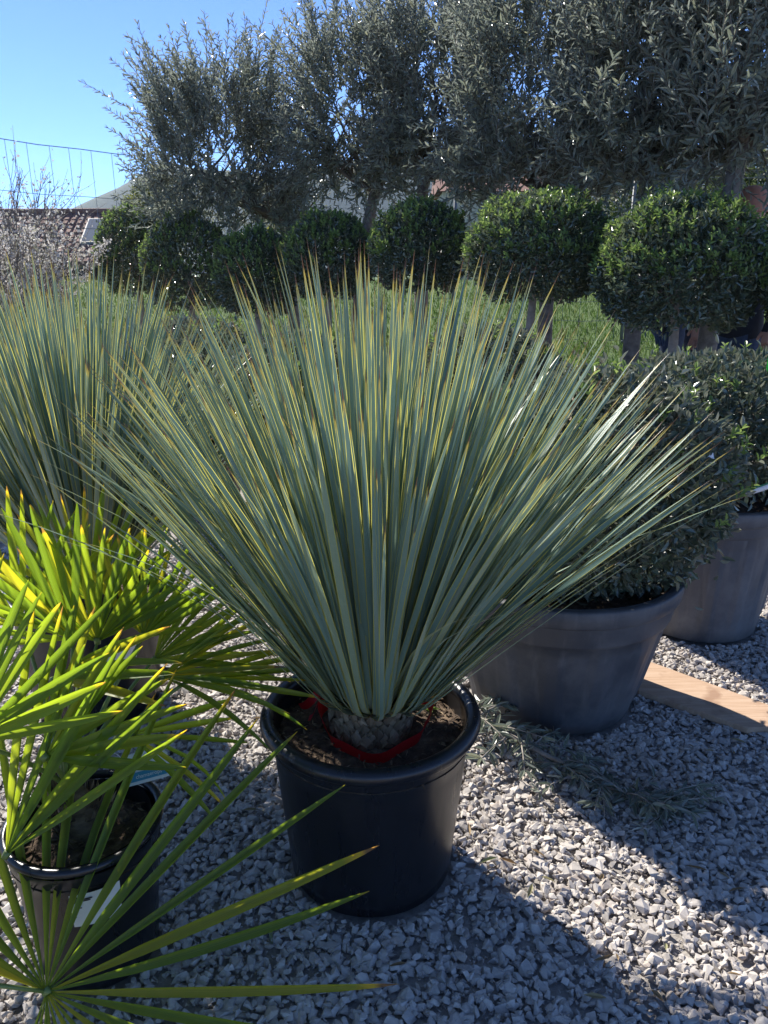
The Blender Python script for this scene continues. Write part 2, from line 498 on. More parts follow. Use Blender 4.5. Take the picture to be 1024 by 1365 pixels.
z = s * .16 + rng.uniform(0, .010, len(x)) * (s < .03) + .002
g1 = scatter_stones('gravel', np.c_[x, y, z], s, stone_variants(26, 11))
tag(g1, 'pale grey crushed limestone gravel covering the nursery yard', 'gravel')
x, y = gravel_pts(.85, 2.6, 4000, .56, .2)
s = rng.uniform(.007, .015, len(x))
g3 = scatter_stones('gravel', np.c_[x, y, s * .25 + rng.uniform(.001, .008, len(x))], s, stone_variants(8, 6))
tag(g3, 'small limestone grit between the larger gravel stones', 'gravel')
x, y = gravel_pts(3.6, 6.6, 700, .62, .5)
z = np.array([hgt(0, b) for b in y]) + .006
s = rng.uniform(.018, .045, len(x))
g2 = scatter_stones('gravel', np.c_[x, y, z], s, stone_variants(10, 7))
tag(g2, 'sparser pale gravel further back under the clipped shrubs', 'gravel')

# ------------------------------------------------------------------ pots, soil
def roll(r, z, a, b, n=9, t0=-100, t1=190):
    return [(r + a * math.cos(R(t)), z + b * math.sin(R(t))) for t in np.linspace(t0, t1, n)]

def pot_body(t, rb, rt, h, mat, rim_r, ribs=0, band=None, wall=.008):
    """rb bottom radius, rt body radius below the rim, h height of the rim centre"""
    mb = MB()
    prof = [(.001, .012), (rb - .02, .012), (rb - .012, .004), (rb, .010)]
    if band:
        zb, rband = band
        for k in range(1, 9): u = k / 8; prof.append((rb + (rt - rb) * u * .97, .010 + (zb - .010) * u))
        prof += [(rband - .004, zb + .004), (rband, zb + .014)]
        prof += [(rband + (rim_r - rband) * .75, h - .035)]
    else:
        for k in range(1, 11): u = k / 10; prof.append((rb + (rt - rb) * u, .010 + (h - .055) * u))
        prof += [(rt + .004, h - .040), (rt + .006, h - .016)]
    def mod(a, r, z):
        if not ribs or z > (band[0] - .005 if band else h): return 0
        s = math.cos(ribs * a)
        return (.008 if s > .3 else 0.0) * min(1, max(0, (z - .05) / .06))
    mb.lathe(prof, 168, 0, mod)
    # inner wall
    inn = [(rim_r - wall - .012, h), (rim_r - wall - .02, h * .75), (rt - wall - .03, h * .6)]
    mb.lathe(inn, 96)
    return mb.build('pot', mat, t, smooth=True)

def pot_rim_roll(p, r, z, a, mat):
    mb = MB(); mb.lathe(roll(r, z, a, a * 1.05, 16, 0, 360 - 22.5), 96, closed=True)
    return mb.build('rim', mat, p, smooth=True)

def pot_rim_flat(p, r, z, w, h, mat):
    mb = MB()
    mb.lathe([(r - w, z - h * .6), (r - .004, z - h), (r, z - h + .004), (r + .006, z - .006), (r + .002, z), (r - w * .8, z - .001), (r - w, z - .006)], 96, closed=True)
    return mb.build('rim', mat, p, smooth=True)

def soil_disc(t, r, z, amp=.012, seed=0, chips=260, mound=.0):
    nr, na = 22, 56; V = [(0, 0, z + mound)]; F = []
    for i in range(1, nr + 1):
        for k in range(na):
            a = 2 * math.pi * k / na; rr = r * i / nr
            x, y = rr * math.cos(a), rr * math.sin(a)
            n = noise.fractal(Vector((x * 22, y * 22, seed)), 1, 2, 4)
            V.append((x, y, z + mound * (1 - (i / nr) ** 2) + amp * n * (1 if i < nr else .2)))
    for k in range(na): F.append((0, 1 + k, 1 + (k + 1) % na))
    for i in range(nr - 1):
        for k in range(na):
            F.append((1 + i * na + k, 1 + (i + 1) * na + k, 1 + (i + 1) * na + (k + 1) % na, 1 + i * na + (k + 1) % na))
    so = mesh_obj('soil', V, F, M['soil'], t, smooth=True)
    if chips:
        rr = r * .97 * np.sqrt(rng.uniform(0, 1, chips)); a = rng.uniform(0, 6.283, chips)
        P = np.c_[rr * np.cos(a), rr * np.sin(a), z + mound * (1 - (rr / r) ** 2) + amp * .5 + rng.uniform(-.004, .006, chips)]
        L = rng.uniform(.006, .026, chips); W = rng.uniform(.002, .007, chips)
        d = rng.normal(0, 1, (chips, 3)); d[:, 2] *= .35; n = rng.normal(0, .5, (chips, 3)); n[:, 2] += 1
        leaf_mesh('bark_bits', P, d, n, L, W, M['chip'], so)
    return so

def unit(a): return a / np.maximum(np.linalg.norm(a, axis=1, keepdims=True), 1e-9)

def leaf_arrays(P, D, N, L, W, fold=.25, curl=.12):
    """lanceolate folded leaves: 2 quads each"""
    D = unit(D); S = unit(np.cross(D, N)); U = np.cross(S, D)
    L = L[:, None]; W = W[:, None]
    b = P; t = P + D * L - U * L * curl
    m1 = P + D * L * .36; m2 = P + D * L * .72 - U * L * curl * .5
    l1 = m1 - S * W * .5 + U * W * fold; r1 = m1 + S * W * .5 + U * W * fold
    l2 = m2 - S * W * .40 + U * W * fold; r2 = m2 + S * W * .40 + U * W * fold
    V = np.stack([b, r1, r2, t, l2, l1], 1).reshape(-1, 3)
    o = (np.arange(len(P)) * 6)[:, None, None]
    F = (np.array([[0, 1, 2, 3], [0, 3, 4, 5]])[None] + o).reshape(-1, 4)
    return V, F

def leaf_mesh(name, P, D, N, L, W, mats, parent, kind='stuff', idx=None, **kw):
    V, F = leaf_arrays(np.asarray(P), np.asarray(D), np.asarray(N), np.asarray(L), np.asarray(W), **kw)
    mi = None if idx is None else np.repeat(np.asarray(idx), 2)
    return mesh_np(name, V, F, mats, parent, False, mi, kind)

# ------------------------------------------------------------------ yuccas
def yucca_leaf_mesh(name, bend, twist, wid):
    """unit length along Z, width along X, upper face +Y"""
    ts = [0, .03, .06, .10, .25, .45, .62, .77, .88, .95, 1.0]
    ws = [1.5, 1.25, 1.1, 1.0, .95, 1.0, .95, .78, .50, .24, .02]
    V, UV, F = [], [], []
    y = 0; z = 0; pt = 0
    for i, t in enumerate(ts):
        ang = bend * (t ** 1.6) + .75 * max(0.0, 1 - t / .12); dt = t - pt; pt = t
        y -= math.sin(ang) * dt; z += math.cos(ang) * dt
        tw = twist * t; w = wid * ws[i] * .5
        c, s = math.cos(tw), math.sin(tw)
        for u, off in ((-1, 0), (0, -.22), (1, 0)):
            px, py = u * w, off * w
            V.append((px * c - py * s, y + px * s + py * c, z))
            UV.append(((u + 1) / 2, t))
    for i in range(len(ts) - 1):
        for k in range(2):
            a = i * 3 + k; F.append((a, a + 1, a + 4, a + 3))
    me = bpy.data.meshes.new(name); me.from_pydata(V, [], F)
    ul = me.uv_layers.new(name='UVMap')
    for lp in me.loops: ul.data[lp.index].uv = UV[lp.vertex_index]
    me.materials.append(M['yucca']); me.polygons.foreach_set('use_smooth', [True] * len(F)); me.update()
    return me, np.array(V), F, UV

YL = []
for i in range(18):
    YL.append(yucca_leaf_mesh('leaf', random.choice([-.06, 0, .04, .09, .16]) if i < 17 else .42, random.uniform(-.6, .6), random.uniform(.0108, .0148)))
DEAD = [yucca_leaf_mesh('leaf', .5, .4, .016)]

def leaf_frame(d, out_hint):
    """matrix with Z along d, Y = upper face normal"""
    z = d.normalized(); y = out_hint - z * out_hint.dot(z)
    y.normalize(); x = y.cross(z)
    return Matrix((x, y, z)).transposed()

def yucca_head(t, base, n_total, n_parts, L0, seed, tilt=0.0, elmin=51):
    rnd = random.Random(seed); items = []
    for i in range(n_total):
        u = (i + .5) / n_total
        az = i * 2.399963 + rnd.uniform(-.12, .12)
        el0 = elmin + 9 * max(0, -math.sin(az)) - 5 * max(0, math.cos(az))
        el = math.degrees(math.asin(1 - (1 - math.sin(R(el0))) * u)) + rnd.gauss(0, 2.5)
        if rnd.random() < .03: el -= rnd.uniform(4, 14) * (1 if math.cos(az) > .1 and math.sin(az) > -.5 else 0)
        el = min(88, el)
        e = R(el)
        d = Vector((math.cos(az) * math.cos(e), math.sin(az) * math.cos(e), math.sin(e)))
        p = base + Vector((math.cos(az), math.sin(az), 0)) * (.016 + .064 * u) + Vector((0, 0, .03 - .07 * u))
        hint = Vector((-math.cos(az) * math.sin(e), -math.sin(az) * math.sin(e), math.cos(e)))
        hint = (Matrix.Rotation(rnd.gauss(0, .35), 3, d) @ hint)
        L = L0 * (rnd.uniform(.90, 1.04) if rnd.random() > .12 else rnd.uniform(.62, .88)) * (1 - .07 * u)
        items.append((d, p, hint, L, rnd.randrange(len(YL)), rnd.uniform(.85, 1.12), d.y))
    # leaves on the far side are hidden most: joined into one part
    order = sorted(items, key=lambda q: q[6] + .35 * rnd.random())
    for (d, p, hint, L, k, wsc, _) in order[:n_parts]:
        o = bpy.data.objects.new('leaf', YL[k][0])
        M4 = leaf_frame(d, hint).to_4x4()
        o.matrix_local = Matrix.Translation(p) @ M4 @ Matrix.Diagonal((wsc, 1, L, 1))
        o.parent = t; COL.objects.link(o)
    V, F, UV = [], [], []
    for (d, p, hint, L, k, wsc, _) in order[n_parts:]:
        Mx = Matrix.Translation(p) @ leaf_frame(d, hint).to_4x4() @ Matrix.Diagonal((wsc, 1, L, 1))
        o = len(V); V += [Mx @ Vector(v) for v in YL[k][1]]; F += [tuple(q + o for q in f) for f in YL[k][2]]; UV += YL[k][3]
    if F:
        r = mesh_obj('rear_leaves', V, F, M['yucca'], t, True, kind='stuff')
        ul = r.data.uv_layers.new(name='UVMap')
        for lp in r.data.loops: ul.data[lp.index].uv = UV[lp.vertex_index]

def yucca_trunk(t, z0, z1, r, seed):
    mb = MB(); mb.lathe([(r * .9, z0 - .03), (r, z0 + .015), (r * .98, z0 + (z1 - z0) * .5), (r * .7, z1), (.001, z1 + .01)], 28)
    tr = mb.build('trunk', M['trunk_y'], t, True)
    rnd = random.Random(seed); sb = MB(); rows = 6
    for j in range(rows):
        z = z0 - .004 + (z1 - z0 + .004) * j / rows; rr = r * (1.0 - .18 * (j / rows) ** 2); n = 28
        for k in range(n):
            a = 2 * math.pi * (k + .5 * (j % 2) + rnd.uniform(-.2, .2)) / n
            w = .0155 * rnd.uniform(.75, 1.2); h = .029 * rnd.uniform(.75, 1.3); o = .0075 * rnd.uniform(.5, 1.3)
            ca, sa = math.cos(a), math.sin(a)
            def P(tx, ro, zz): return (ca * ro - sa * tx, sa * ro + ca * tx, zz)
            V = [P(-w, rr - .004, z), P(w, rr - .004, z), P(w * .75, rr + o, z + h * .55), P(0, rr + o * 1.35, z + h), P(-w * .75, rr + o, z + h * .55), P(0, rr - .006, z + h * 1.1), P(0, rr + o * .5, z - .002)]
            sb.add(V, [(0, 6, 3, 4), (6, 1, 2, 3), (4, 3, 5), (3, 2, 5)])
    sb.build('leaf_base_scales', M['scale'], tr, kind='stuff')

def potted_yucca(label, loc, rz, seed, n_total, n_parts, L0, lean):
    t = thing('potted_yucca', label, 'potted yucca', loc, 0, 'blue yuccas in black pots')
    p = pot_body(t, .186, .218, .395, M['black'], .232)
    pot_rim_roll(p, .2275, .395, .0170, M['black'])
    so = soil_disc(t, .222, .350, .011, seed, 700, .012)
    yucca_trunk(t, .355, .440, .085, seed)
    t['_pot'] = p.name
    yucca_head(t, Vector((.012, 0, .478)), n_total, n_parts, L0, seed)
    return t

y1 = potted_yucca('large blue-green yucca in black pot with red ribbon round its trunk', (-.030, 1.50, .012), 0, 3, 760, 300, .885, 0)
y2 = potted_yucca('blue-green yucca without ribbon standing behind the backlit fan palm', (-.92, 2.20, .012), 0, 11, 640, 290, .90, 0)

# red ribbon on the first yucca
def ribbon():
    V, F = [], []; n = 60
    for i in range(n + 1):
        a = R(150) + (R(150 + 340) - R(150)) * i / n
        r = .120 + .008 * math.sin(3 * a) + .004 * math.sin(7 * a)
        zc = .386 + .012 * math.sin(a + .5) + .003 * math.sin(5 * a)
        x, y = .012 + r * math.cos(a), r * math.sin(a) - .004
        tl = .006
        V += [(x + math.cos(a) * tl, y + math.sin(a) * tl, zc + .016), (x + .002 * math.sin(9 * a), y, zc), (x - math.cos(a) * tl * .5, y - math.sin(a) * tl * .5, zc - .0165)]
    for i in range(n):
        for k in range(2): F.append((i * 3 + k, i * 3 + 3 + k, i * 3 + 4 + k, i * 3 + 1 + k))
    o = mesh_obj('ribbon', V, F, M['ribbon'], y1, True)
    o['label'] = 'red ribbon band tied loosely round the trunk'
    for (dx, dy, L, sd) in ((-.075, .012, .062, 1), (-.05, -.03, .05, 5)):
        V, F = [], []; m = 9
        st = Vector((.012 + .120 * math.cos(R(150)), .120 * math.sin(R(150)), .402))
        for i in range(m + 1):
            u = i / m; p = st + Vector((dx * u, dy * u + .008 * math.sin(u * 7 + sd), .018 * math.sin(u * 5) - .022 * u))
            w = .011 * (1 - .35 * u); tw = u * 2.1 + sd
            V += [p + Vector((math.cos(tw) * w * .5, math.sin(tw) * w, w)), p - Vector((math.cos(tw) * w * .5, math.sin(tw) * w, w))]
        for i in range(m): F.append((i * 2, i * 2 + 2, i * 2 + 3, i * 2 + 1))
        mesh_obj('ribbon_tail', V, F, M['ribbon'], o, True)
    mb = MB()
    mb.lathe([(.001, .010), (.009, .006), (.011, 0), (.008, -.008), (.001, -.011)], 10)
    k = mb.build('knot', M['ribbon'], o, True); k.location = (.012 + .121 * math.cos(R(150)), .121 * math.sin(R(150)), .402)
ribbon()
# small weed in the soil
def weed():
    P, D, N = [], [], []
    for k in range(16):
        a = k * 2.4; e = random.uniform(.2, .9)
        P.append((.135, .075, .358)); D.append((math.cos(a), math.sin(a), e)); N.append((-math.cos(a) * e, -math.sin(a) * e, 1))
    o = leaf_mesh('weed', P, D, N, [random.uniform(.018, .036) for _ in P], [.006] * 16, M['fresh'], y1, kind=None)
weed()

# ------------------------------------------------------------------ fan palms
def leaflet_mesh(name, droop, wmax, twist, split):
    ts = [0, .12, .28, .48, .68, .85, .95, 1.0]
    ws = [.10, .42, .86, 1.0, .92, .66, .36, .05]
    V, UV, F = [], [], []; y = z = pt = 0
    for i, t in enumerate(ts):
        ang = droop * t ** 1.8; dt = t - pt; pt = t
        y -= math.sin(ang) * dt; z += math.cos(ang) * dt
        w = wmax * ws[i] * .5; tw = twist * t; c, s = math.cos(tw), math.sin(tw)
        for u, off in ((-1, .75), (0, -.2), (1, .75)):
            px, py = u * w, off * w
            V.append((px * c - py * s, y + px * s + py * c, z)); UV.append(((u + 1) / 2, t))
    for i in range(len(ts) - 1):
        for k in range(2):
            a = i * 3 + k; F.append((a, a + 1, a + 4, a + 3))
    me = bpy.data.meshes.new(name); me.from_pydata(V, [], F)
    ul = me.uv_layers.new(name='UVMap')
    for lp in me.loops: ul.data[lp.index].uv = UV[lp.vertex_index]
    me.materials.append(M['palm']); me.polygons.foreach_set('use_smooth', [True] * len(F)); me.update()
    return me
PL = [leaflet_mesh('leaflet', random.choice([0, .08, .2, .35]), random.uniform(.0165, .0225), random.uniform(-.3, .3), 0) for _ in range(10)]

def frond(t, base, hub, fwd, nrm, L, n=15, spread=210, cup=.18, seed=0, wsc=1.0):
    """petiole from base to hub (thing-local), leaflets fan round fwd in the plane across nrm"""
    rnd = random.Random(seed)
    base, hub = Vector(base), Vector(hub); fwd = Vector(fwd).normalized(); nrm = Vector(nrm)
    nrm = (nrm - fwd * nrm.dot(fwd)).normalized(); side = fwd.cross(nrm)
    mid = (base + hub) * .5 + Vector((0, 0, .10 * (hub - base).length))
    mb = MB(); pts = bez(base, mid, hub, 8)
    mb.tube(pts, [.0058 - .0022 * i / 8 for i in range(9)], 6)
    mb.tube([hub - fwd * .006, hub + fwd * .008], [.006, .0075], 6)
    fo = mb.build('frond', M['petiole'], t, True)
    for j in range(n):
        a = R(-spread / 2 + spread * j / (n - 1) + rnd.uniform(-2.2, 2.2))
        d = (fwd * math.cos(a) + side * math.sin(a) + nrm * (cup + rnd.uniform(-.05, .05))).normalized()
        hint = nrm - d * nrm.dot(d)
        hint = Matrix.Rotation(rnd.gauss(0, .22), 3, d) @ hint
        Lj = L * (.70 + .30 * math.cos(a * .62)) * rnd.uniform(.93, 1.05)
        o = bpy.data.objects.new('leaflet', PL[rnd.randrange(len(PL))])
        o.matrix_local = Matrix.Translation(hub + d * .004) @ leaf_frame(d, hint).to_4x4() @ Matrix.Diagonal((wsc, wsc, Lj, 1))
        o.parent = fo; COL.objects.link(o)
    return fo

def palm_stem(t, z0, h, r, lean):
    mb = MB()
    pts = [(0, 0, z0 - .03), (lean[0] * .3, lean[1] * .3, z0 + h * .4), (lean[0], lean[1], z0 + h)]
    mb.tube(bez(*pts, 6), [r, r * 1.12, r * 1.1, r, r * .9, r * .75, r * .5], 14)
    tr = mb.build('trunk', M['palmwood'], t, True)
    k = 150; a = rng.uniform(0, 6.28, k); zz = rng.uniform(0, 1, k)
    rr = r * 1.0
    P = np.c_[rr * np.cos(a) + lean[0] * zz, rr * np.sin(a) + lean[1] * zz, z0 + h * zz]
    D = np.c_[np.cos(a) * .5, np.sin(a) * .5, rng.uniform(.2, 1.4, k)]; N = np.c_[np.cos(a), np.sin(a), np.zeros(k)] + rng.normal(0, .3, (k, 3))
    leaf_mesh('fibres', P, D, N, rng.uniform(.02, .06, k), rng.uniform(.003, .009, k), M['chip'], tr)
    return tr

def loc_of(t, p): return Vector(p) - t.location

def pot_sticker(p, rfun, a0, a1, z0, z1, printing=True):
    """curved paper label on a pot wall: rfun(z) radius"""
    def patch(name, b0, b1, y0, y1, lift, mat, parent):
        V, F = [], []; n = 10
        for i in range(n + 1):
            a = b0 + (b1 - b0) * i / n
            for z in (y0, y1):
                r = rfun(z) + lift; V.append((r * math.cos(a), r * math.sin(a), z))
        for i in range(n): F.append((2 * i, 2 * i + 2, 2 * i + 3, 2 * i + 1))
        return mesh_obj(name, V, F, mat, parent)
    st = patch('sticker', a0, a1, z0, z1, .0035, M['white'], p)
    w = a1 - a0; h = z1 - z0
    patch('printed_logo', a0 + w * .03, a0 + w * .22, z1 - h * .24, z1 - h * .05, .005, M['ink'], st)
    for k, (u0, u1, v) in enumerate(((.26, .44, .13), (.26, .40, .18), (.06, .10, .38), (.06, .085, .47), (.06, .10, .56), (.06, .09, .65), (.13, .22, .38))):
        patch('printed_line', a0 + w * u0, a0 + w * u1, z1 - h * (v + .035), z1 - h * v, .005, M['ink'], st)
    return st

y2pot = [c for c in y2.children if c.name.startswith('pot')][0]
pot_sticker(y2pot, lambda z: .186 + (.218 - .186) * (z - .01) / .34, R(-62), R(-34), .225, .285)
for y_ in (y1, y2): del y_['_pot']

def palm_pot(t, rb, rt, h, mat):
    p = pot_body(t, rb, rt - .010, h, mat, rt)
    pot_rim_roll(p, rt - .004, h, .0085, mat)
    return p

# front palm
p1 = thing('potted_fan_palm', 'fan palm in sticker-marked black pot with card tag at its stem', 'potted palm', (-.585, 1.25, .012), 0, 'fan palms in black pots')
pp1 = palm_pot(p1, .115, .146, .315, M['black'])
pot_sticker(pp1, lambda z: .115 + (.136 - .115) * (z - .01) / .26, R(-83), R(-46), .185, .262)
soil_disc(p1, .140, .270, .010, 21, 320, .015)
palm_stem(p1, .275, .10, .040, (-.03, .02))
b1 = Vector((-.03, .02, .375))
P1F = [  # hub pixel+depth, tip pixel+depth, face normal, leaflet length, spread, count
    ((8, 1140, 1.12), (140, 930, 1.20), (-.2, -.8, .5), .44, 46, 8),
    ((-40, 990, 1.12), (35, 870, 1.16), (.1, -.8, .5), .30, 88, 10),
    ((172, 980, 1.34), (290, 1012, 1.40), (.3, -.4, .9), .25, 70, 6),
    ((130, 855, 1.42), (122, 735, 1.46), (.1, -.9, .3), .25, 130, 17),
    ((192, 848, 1.46), (208, 740, 1.50), (-.1, -.9, .3), .23, 105, 14),
    ((98, 852, 1.36), (5, 762, 1.36), (.2, -.8, .5), .28, 90, 10),
    ((205, 880, 1.50), (315, 800, 1.55), (-.3, -.7, .6), .26, 80, 11),
    ((215, 902, 1.45), (370, 872, 1.45), (-.1, -.6, .8), .26, 62, 10),
    ((255, 905, 1.44), (420, 908, 1.47), (-.1, -.5, .9), .26, 38, 6),
    ((72, 906, 1.28), (215, 880, 1.26), (-.1, -.5, .9), .26, 44, 5),
    ((120, 800, 1.62), (108, 692, 1.68), (0, -.9, .5), .26, 130, 14),
    ((30, 835, 1.50), (-15, 705, 1.55), (.2, -.9, .5), .29, 120, 13),
    ((60, 1010, 1.15), (150, 935, 1.20), (-.1, -.8, .5), .26, 90, 8),
]
for i, (h, tp, nr, L, sp_, n) in enumerate(P1F):
    H = loc_of(p1, at(*h)); T = loc_of(p1, at(*tp))
    frond(p1, b1, H, T - H, nr, L, n, sp_, .12, 40 + i, .95 if h[2] < 1.3 else .76)

# left palm: its pot stands outside the picture, one open fan reaches in
p3 = thing('potted_fan_palm', 'fan palm whose wide open fan leaf spreads low across the gravel', 'potted palm', (-1.02, .84, .012), 0, 'fan palms in black pots')
palm_pot(p3, .120, .150, .31, M['black'])
soil_disc(p3, .142, .268, .010, 41, 0, .015)
palm_stem(p3, .27, .09, .038, (.01, .0))
b3 = Vector((.01, 0, .36))
H = loc_of(p3, at(62, 1322, 1.00)); T = loc_of(p3, at(380, 1100, 1.14))
frond(p3, b3, H, T - H, (.05, -.62, .80), .60, 27, 262, .03, 101, .9)
for i, (az, el, L) in enumerate(((100, 55, .3), (170, 50, .34), (240, 45, .34), (200, 75, .3))):
    d = Vector((math.cos(R(az)) * math.cos(R(el)), math.sin(R(az)) * math.cos(R(el)), math.sin(R(el))))
    frond(p3, b3, b3 + d * .26, d + Vector((0, 0, -.2)), Vector((-d.x, -d.y, 1)), L, 13, 180, .15, 110 + i)

# card tag on the front palm stem
ct = thing('plant_tag', 'white card tag with blue printed band hanging by the front palm stem', 'tag', at(196, 1030, 1.36))
V = [(-.047, 0, -.018), (.043, 0, -.018), (.047, 0, -.012), (.047, 0, .030), (.030, 0, .045), (-.047, 0, .045)]
V2 = V + [(x, .0015, z) for x, y, z in V]
F = [tuple(range(6)), tuple(range(11, 5, -1))] + [(i, i + 6, (i + 1) % 6 + 6, (i + 1) % 6) for i in range(6)]
cd = mesh_obj('card', V2, F, M['white'], ct)
def quad(name, x0, x1, z0, z1, mat, parent, y=-.0012):
    return mesh_obj(name, [(x0, y, z0), (x1, y, z0), (x1, y, z1), (x0, y, z1)], [(0, 1, 2, 3)], mat, parent)
quad('blue_band', -.044, .044, -.012, .006, M['blue'], cd)
cu = bpy.data.curves.new('printed_word', 'FONT'); cu.size = .011; cu.align_x = 'CENTER'
cu.body = 'chamaerops'
tmp = bpy.data.objects.new('tmp', cu); COL.objects.link(tmp)
bpy.context.view_layer.update()
me = bpy.data.meshes.new_from_object(tmp.evaluated_get(bpy.context.evaluated_depsgraph_get()))
bpy.data.objects.remove(tmp)
me.materials.clear(); me.materials.append(M['white'])
o = bpy.data.objects.new('printed_word', me); link(o, cd); o.rotation_euler = (R(90), 0, 0); o.location = (.004, -.0024, -.007)
lm = MB()
for k in range(5):
    lm.tube([(-.022 + .004 * k, -.002, .012), (-.026 + .006 * k, -.002, .03 - .002 * k)], .0006, 4)
lm.build('printed_drawing', M['ink'], cd)
ct.rotation_euler = (R(-38), R(-10), R(12))
strg = MB(); strg.tube(bez((-.045, 0, .04), (-.06, .0, .07), (-.085, -.01, .05), 6), .001, 5); strg.build('string', M['white'], ct)

# ------------------------------------------------------------------ clipped shrubs
def shrub_crown(t, c, rad, n, leaf, wid, mat_main, mat_fresh, fresh=.12, seed=0, flat_bottom=-.75, inner=.55, wild=.05):
    g = np.random.default_rng(seed)
    u = g.normal(0, 1, (n, 3)); u = unit(u)
    u = u[u[:, 2] > flat_bottom - g.uniform(0, .15, len(u))]
    n = len(u)
    bumpy = np.array([1 + .12 * noise.fractal(Vector((a * 2.6 + seed, b * 2.6, c_ * 2.6)), 1, 2, 3) for a, b, c_ in u])
    rr = np.where(g.uniform(0, 1, n) < .72, 1 - np.abs(g.normal(0, .07, n)), g.uniform(inner, 1, n)) * bumpy
    spk = g.uniform(0, 1, n) < .05
    rr = np.where(spk, rr + np.abs(g.normal(0, wild, n)), rr)
    P = u * rr[:, None] * np.array(rad) + np.array(c)
    D = u * .7 + g.normal(0, .75, (n, 3)); D[:, 2] += .35
    N = u + g.normal(0, .7, (n, 3)); N[:, 2] += .25
    L = leaf * g.uniform(.65, 1.25, n); W = wid * g.uniform(.75, 1.2, n)
    cr = leaf_mesh('crown', P, D, N, L, W, mat_main, t)
    # fresh shoots
    k = int(n * fresh / 6)
    if k:
        idx = np.where((u[:, 2] > -.15) & (rr > .9))[0]; idx = g.choice(idx, min(k, len(idx)), replace=False)
        PP, DD, NN = [], [], []
        for i in idx:
            ax = u[i] * .6 + np.array([0, 0, .8]) + g.normal(0, .2, 3); ax /= np.linalg.norm(ax)
            for j in range(6):
                a = j * 2.4 + g.uniform(0, 1); s_ = np.cross(ax, [math.cos(a), math.sin(a), .3]); s_ /= np.linalg.norm(s_)
                PP.append(P[i] + ax * leaf * .22 * j); DD.append(ax * .9 + s_ * .8); NN.append(ax - s_ * .8)
        m = len(PP)
        leaf_mesh('fresh_shoots', PP, DD, NN, leaf * g.uniform(.6, 1.0, m), wid * g.uniform(.7, 1, m), mat_fresh, cr)
    return cr

def twigs_in(t, c, rad, zbase, n, seed, mat, r0=.012):
    g = random.Random(seed); mb = MB()
    for k in range(n):
        a = g.uniform(0, 6.28); e = g.uniform(-.2, 1.2)
        d = Vector((math.cos(a) * math.cos(e) * rad[0], math.sin(a) * math.cos(e) * rad[1], math.sin(e) * rad[2])) * .92
        s = Vector((c[0], c[1], zbase))
        mb.tube(bez(s, s * .4 + Vector(c) * .6, Vector(c) + d, 5), [r0, r0 * .8, r0 * .6, r0 * .45, r0 * .3, r0 * .15], 5)
    return mb.build('branches', mat, t, True)

# ball row -- pixel x, depth, pixel top, pixel bottom, half width px, label
BALLS = [
    (906, 4.30, 262, 458, 107, 'clipped laurel ball with fresh tips in front of the standing person'),
    (718, 4.95, 258, 415, 96, 'widest flattened laurel ball next to the one hiding the person'),
    (560, 6.00, 270, 400, 64, 'laurel ball under the straight-trunked olive, fifth from the tiled roof'),
    (440, 6.55, 284, 408, 59, 'laurel ball under the leaning olive trunk, fourth from the tiled roof'),
    (343, 7.00, 306, 432, 55, 'low laurel ball, third from the tiled roof'),
    (252, 7.55, 289, 425, 60, 'laurel ball second from the tiled roof'),
    (181, 8.20, 277, 405, 48, 'laurel ball standing right beside the tiled roof'),
    (1128, 3.95, 290, 470, 100, 'laurel ball past the standing person at the end of the row'),
]
for i, (px, D, pt, pb, hw, lab) in enumerate(BALLS):
    cen = at(px, (pt + pb) / 2, D); top = at(px, pt, D).z; bot = at(px, pb, D).z
    dep = (Vector((0, 0, CAM_H)) - cen).length
    depth_ax = D * math.cos(_p) - (cen.z - CAM_H) * math.sin(_p)
    rx = hw / FPX * depth_ax; rz = (top - bot) / 2 * .97
    g0 = hgt(cen.x, D)
    t = thing('ball_shrub', lab, 'shrub', (cen.x, D, g0), 0, 'clipped laurel balls on stems')
    cz = cen.z - g0
    mb = MB(); hp = .30
    jx = random.uniform(-.04, .04)
    mb.tube(bez((jx, 0, hp - .06), (jx * .5 + random.uniform(-.03, .03), 0, (hp + cz) / 2), (0, 0, cz), 8), [.036, .034, .032, .030, .028, .026, .024, .02, .016], 10)
    mb.build('trunk', M['bark_p'], t, True)
    twigs_in(t, (0, 0, cz), (rx, rx, rz), cz - rz * .7, 16, 60 + i, M['twig'], .010)
    nleaf = 13000 if D < 5.2 else 9000
    lf = .037 if D < 5.2 else .041
    shrub_crown(t, (0, 0, cz), (rx, rx * .98, rz), nleaf, lf, lf * .42, M['ball'], M['fresh'], .26, 300 + i)
    p = pot_body(t, .17, .20, hp, M['oldpot2'], .215)
    pot_rim_roll(p, .212, hp, .012, M['oldpot2'])
    soil_disc(t, .205, hp - .04, .012, i, 0, .0)

# dome shrubs in grey pots
def big_pot(t, rb, rt, rband, rr, h, zb, mat, ribs=14):
    p = pot_body(t, rb, rt, h, mat, rr, ribs, (zb, rband))
    pot_rim_flat(p, rr, h, .030, .055, mat)
    return p

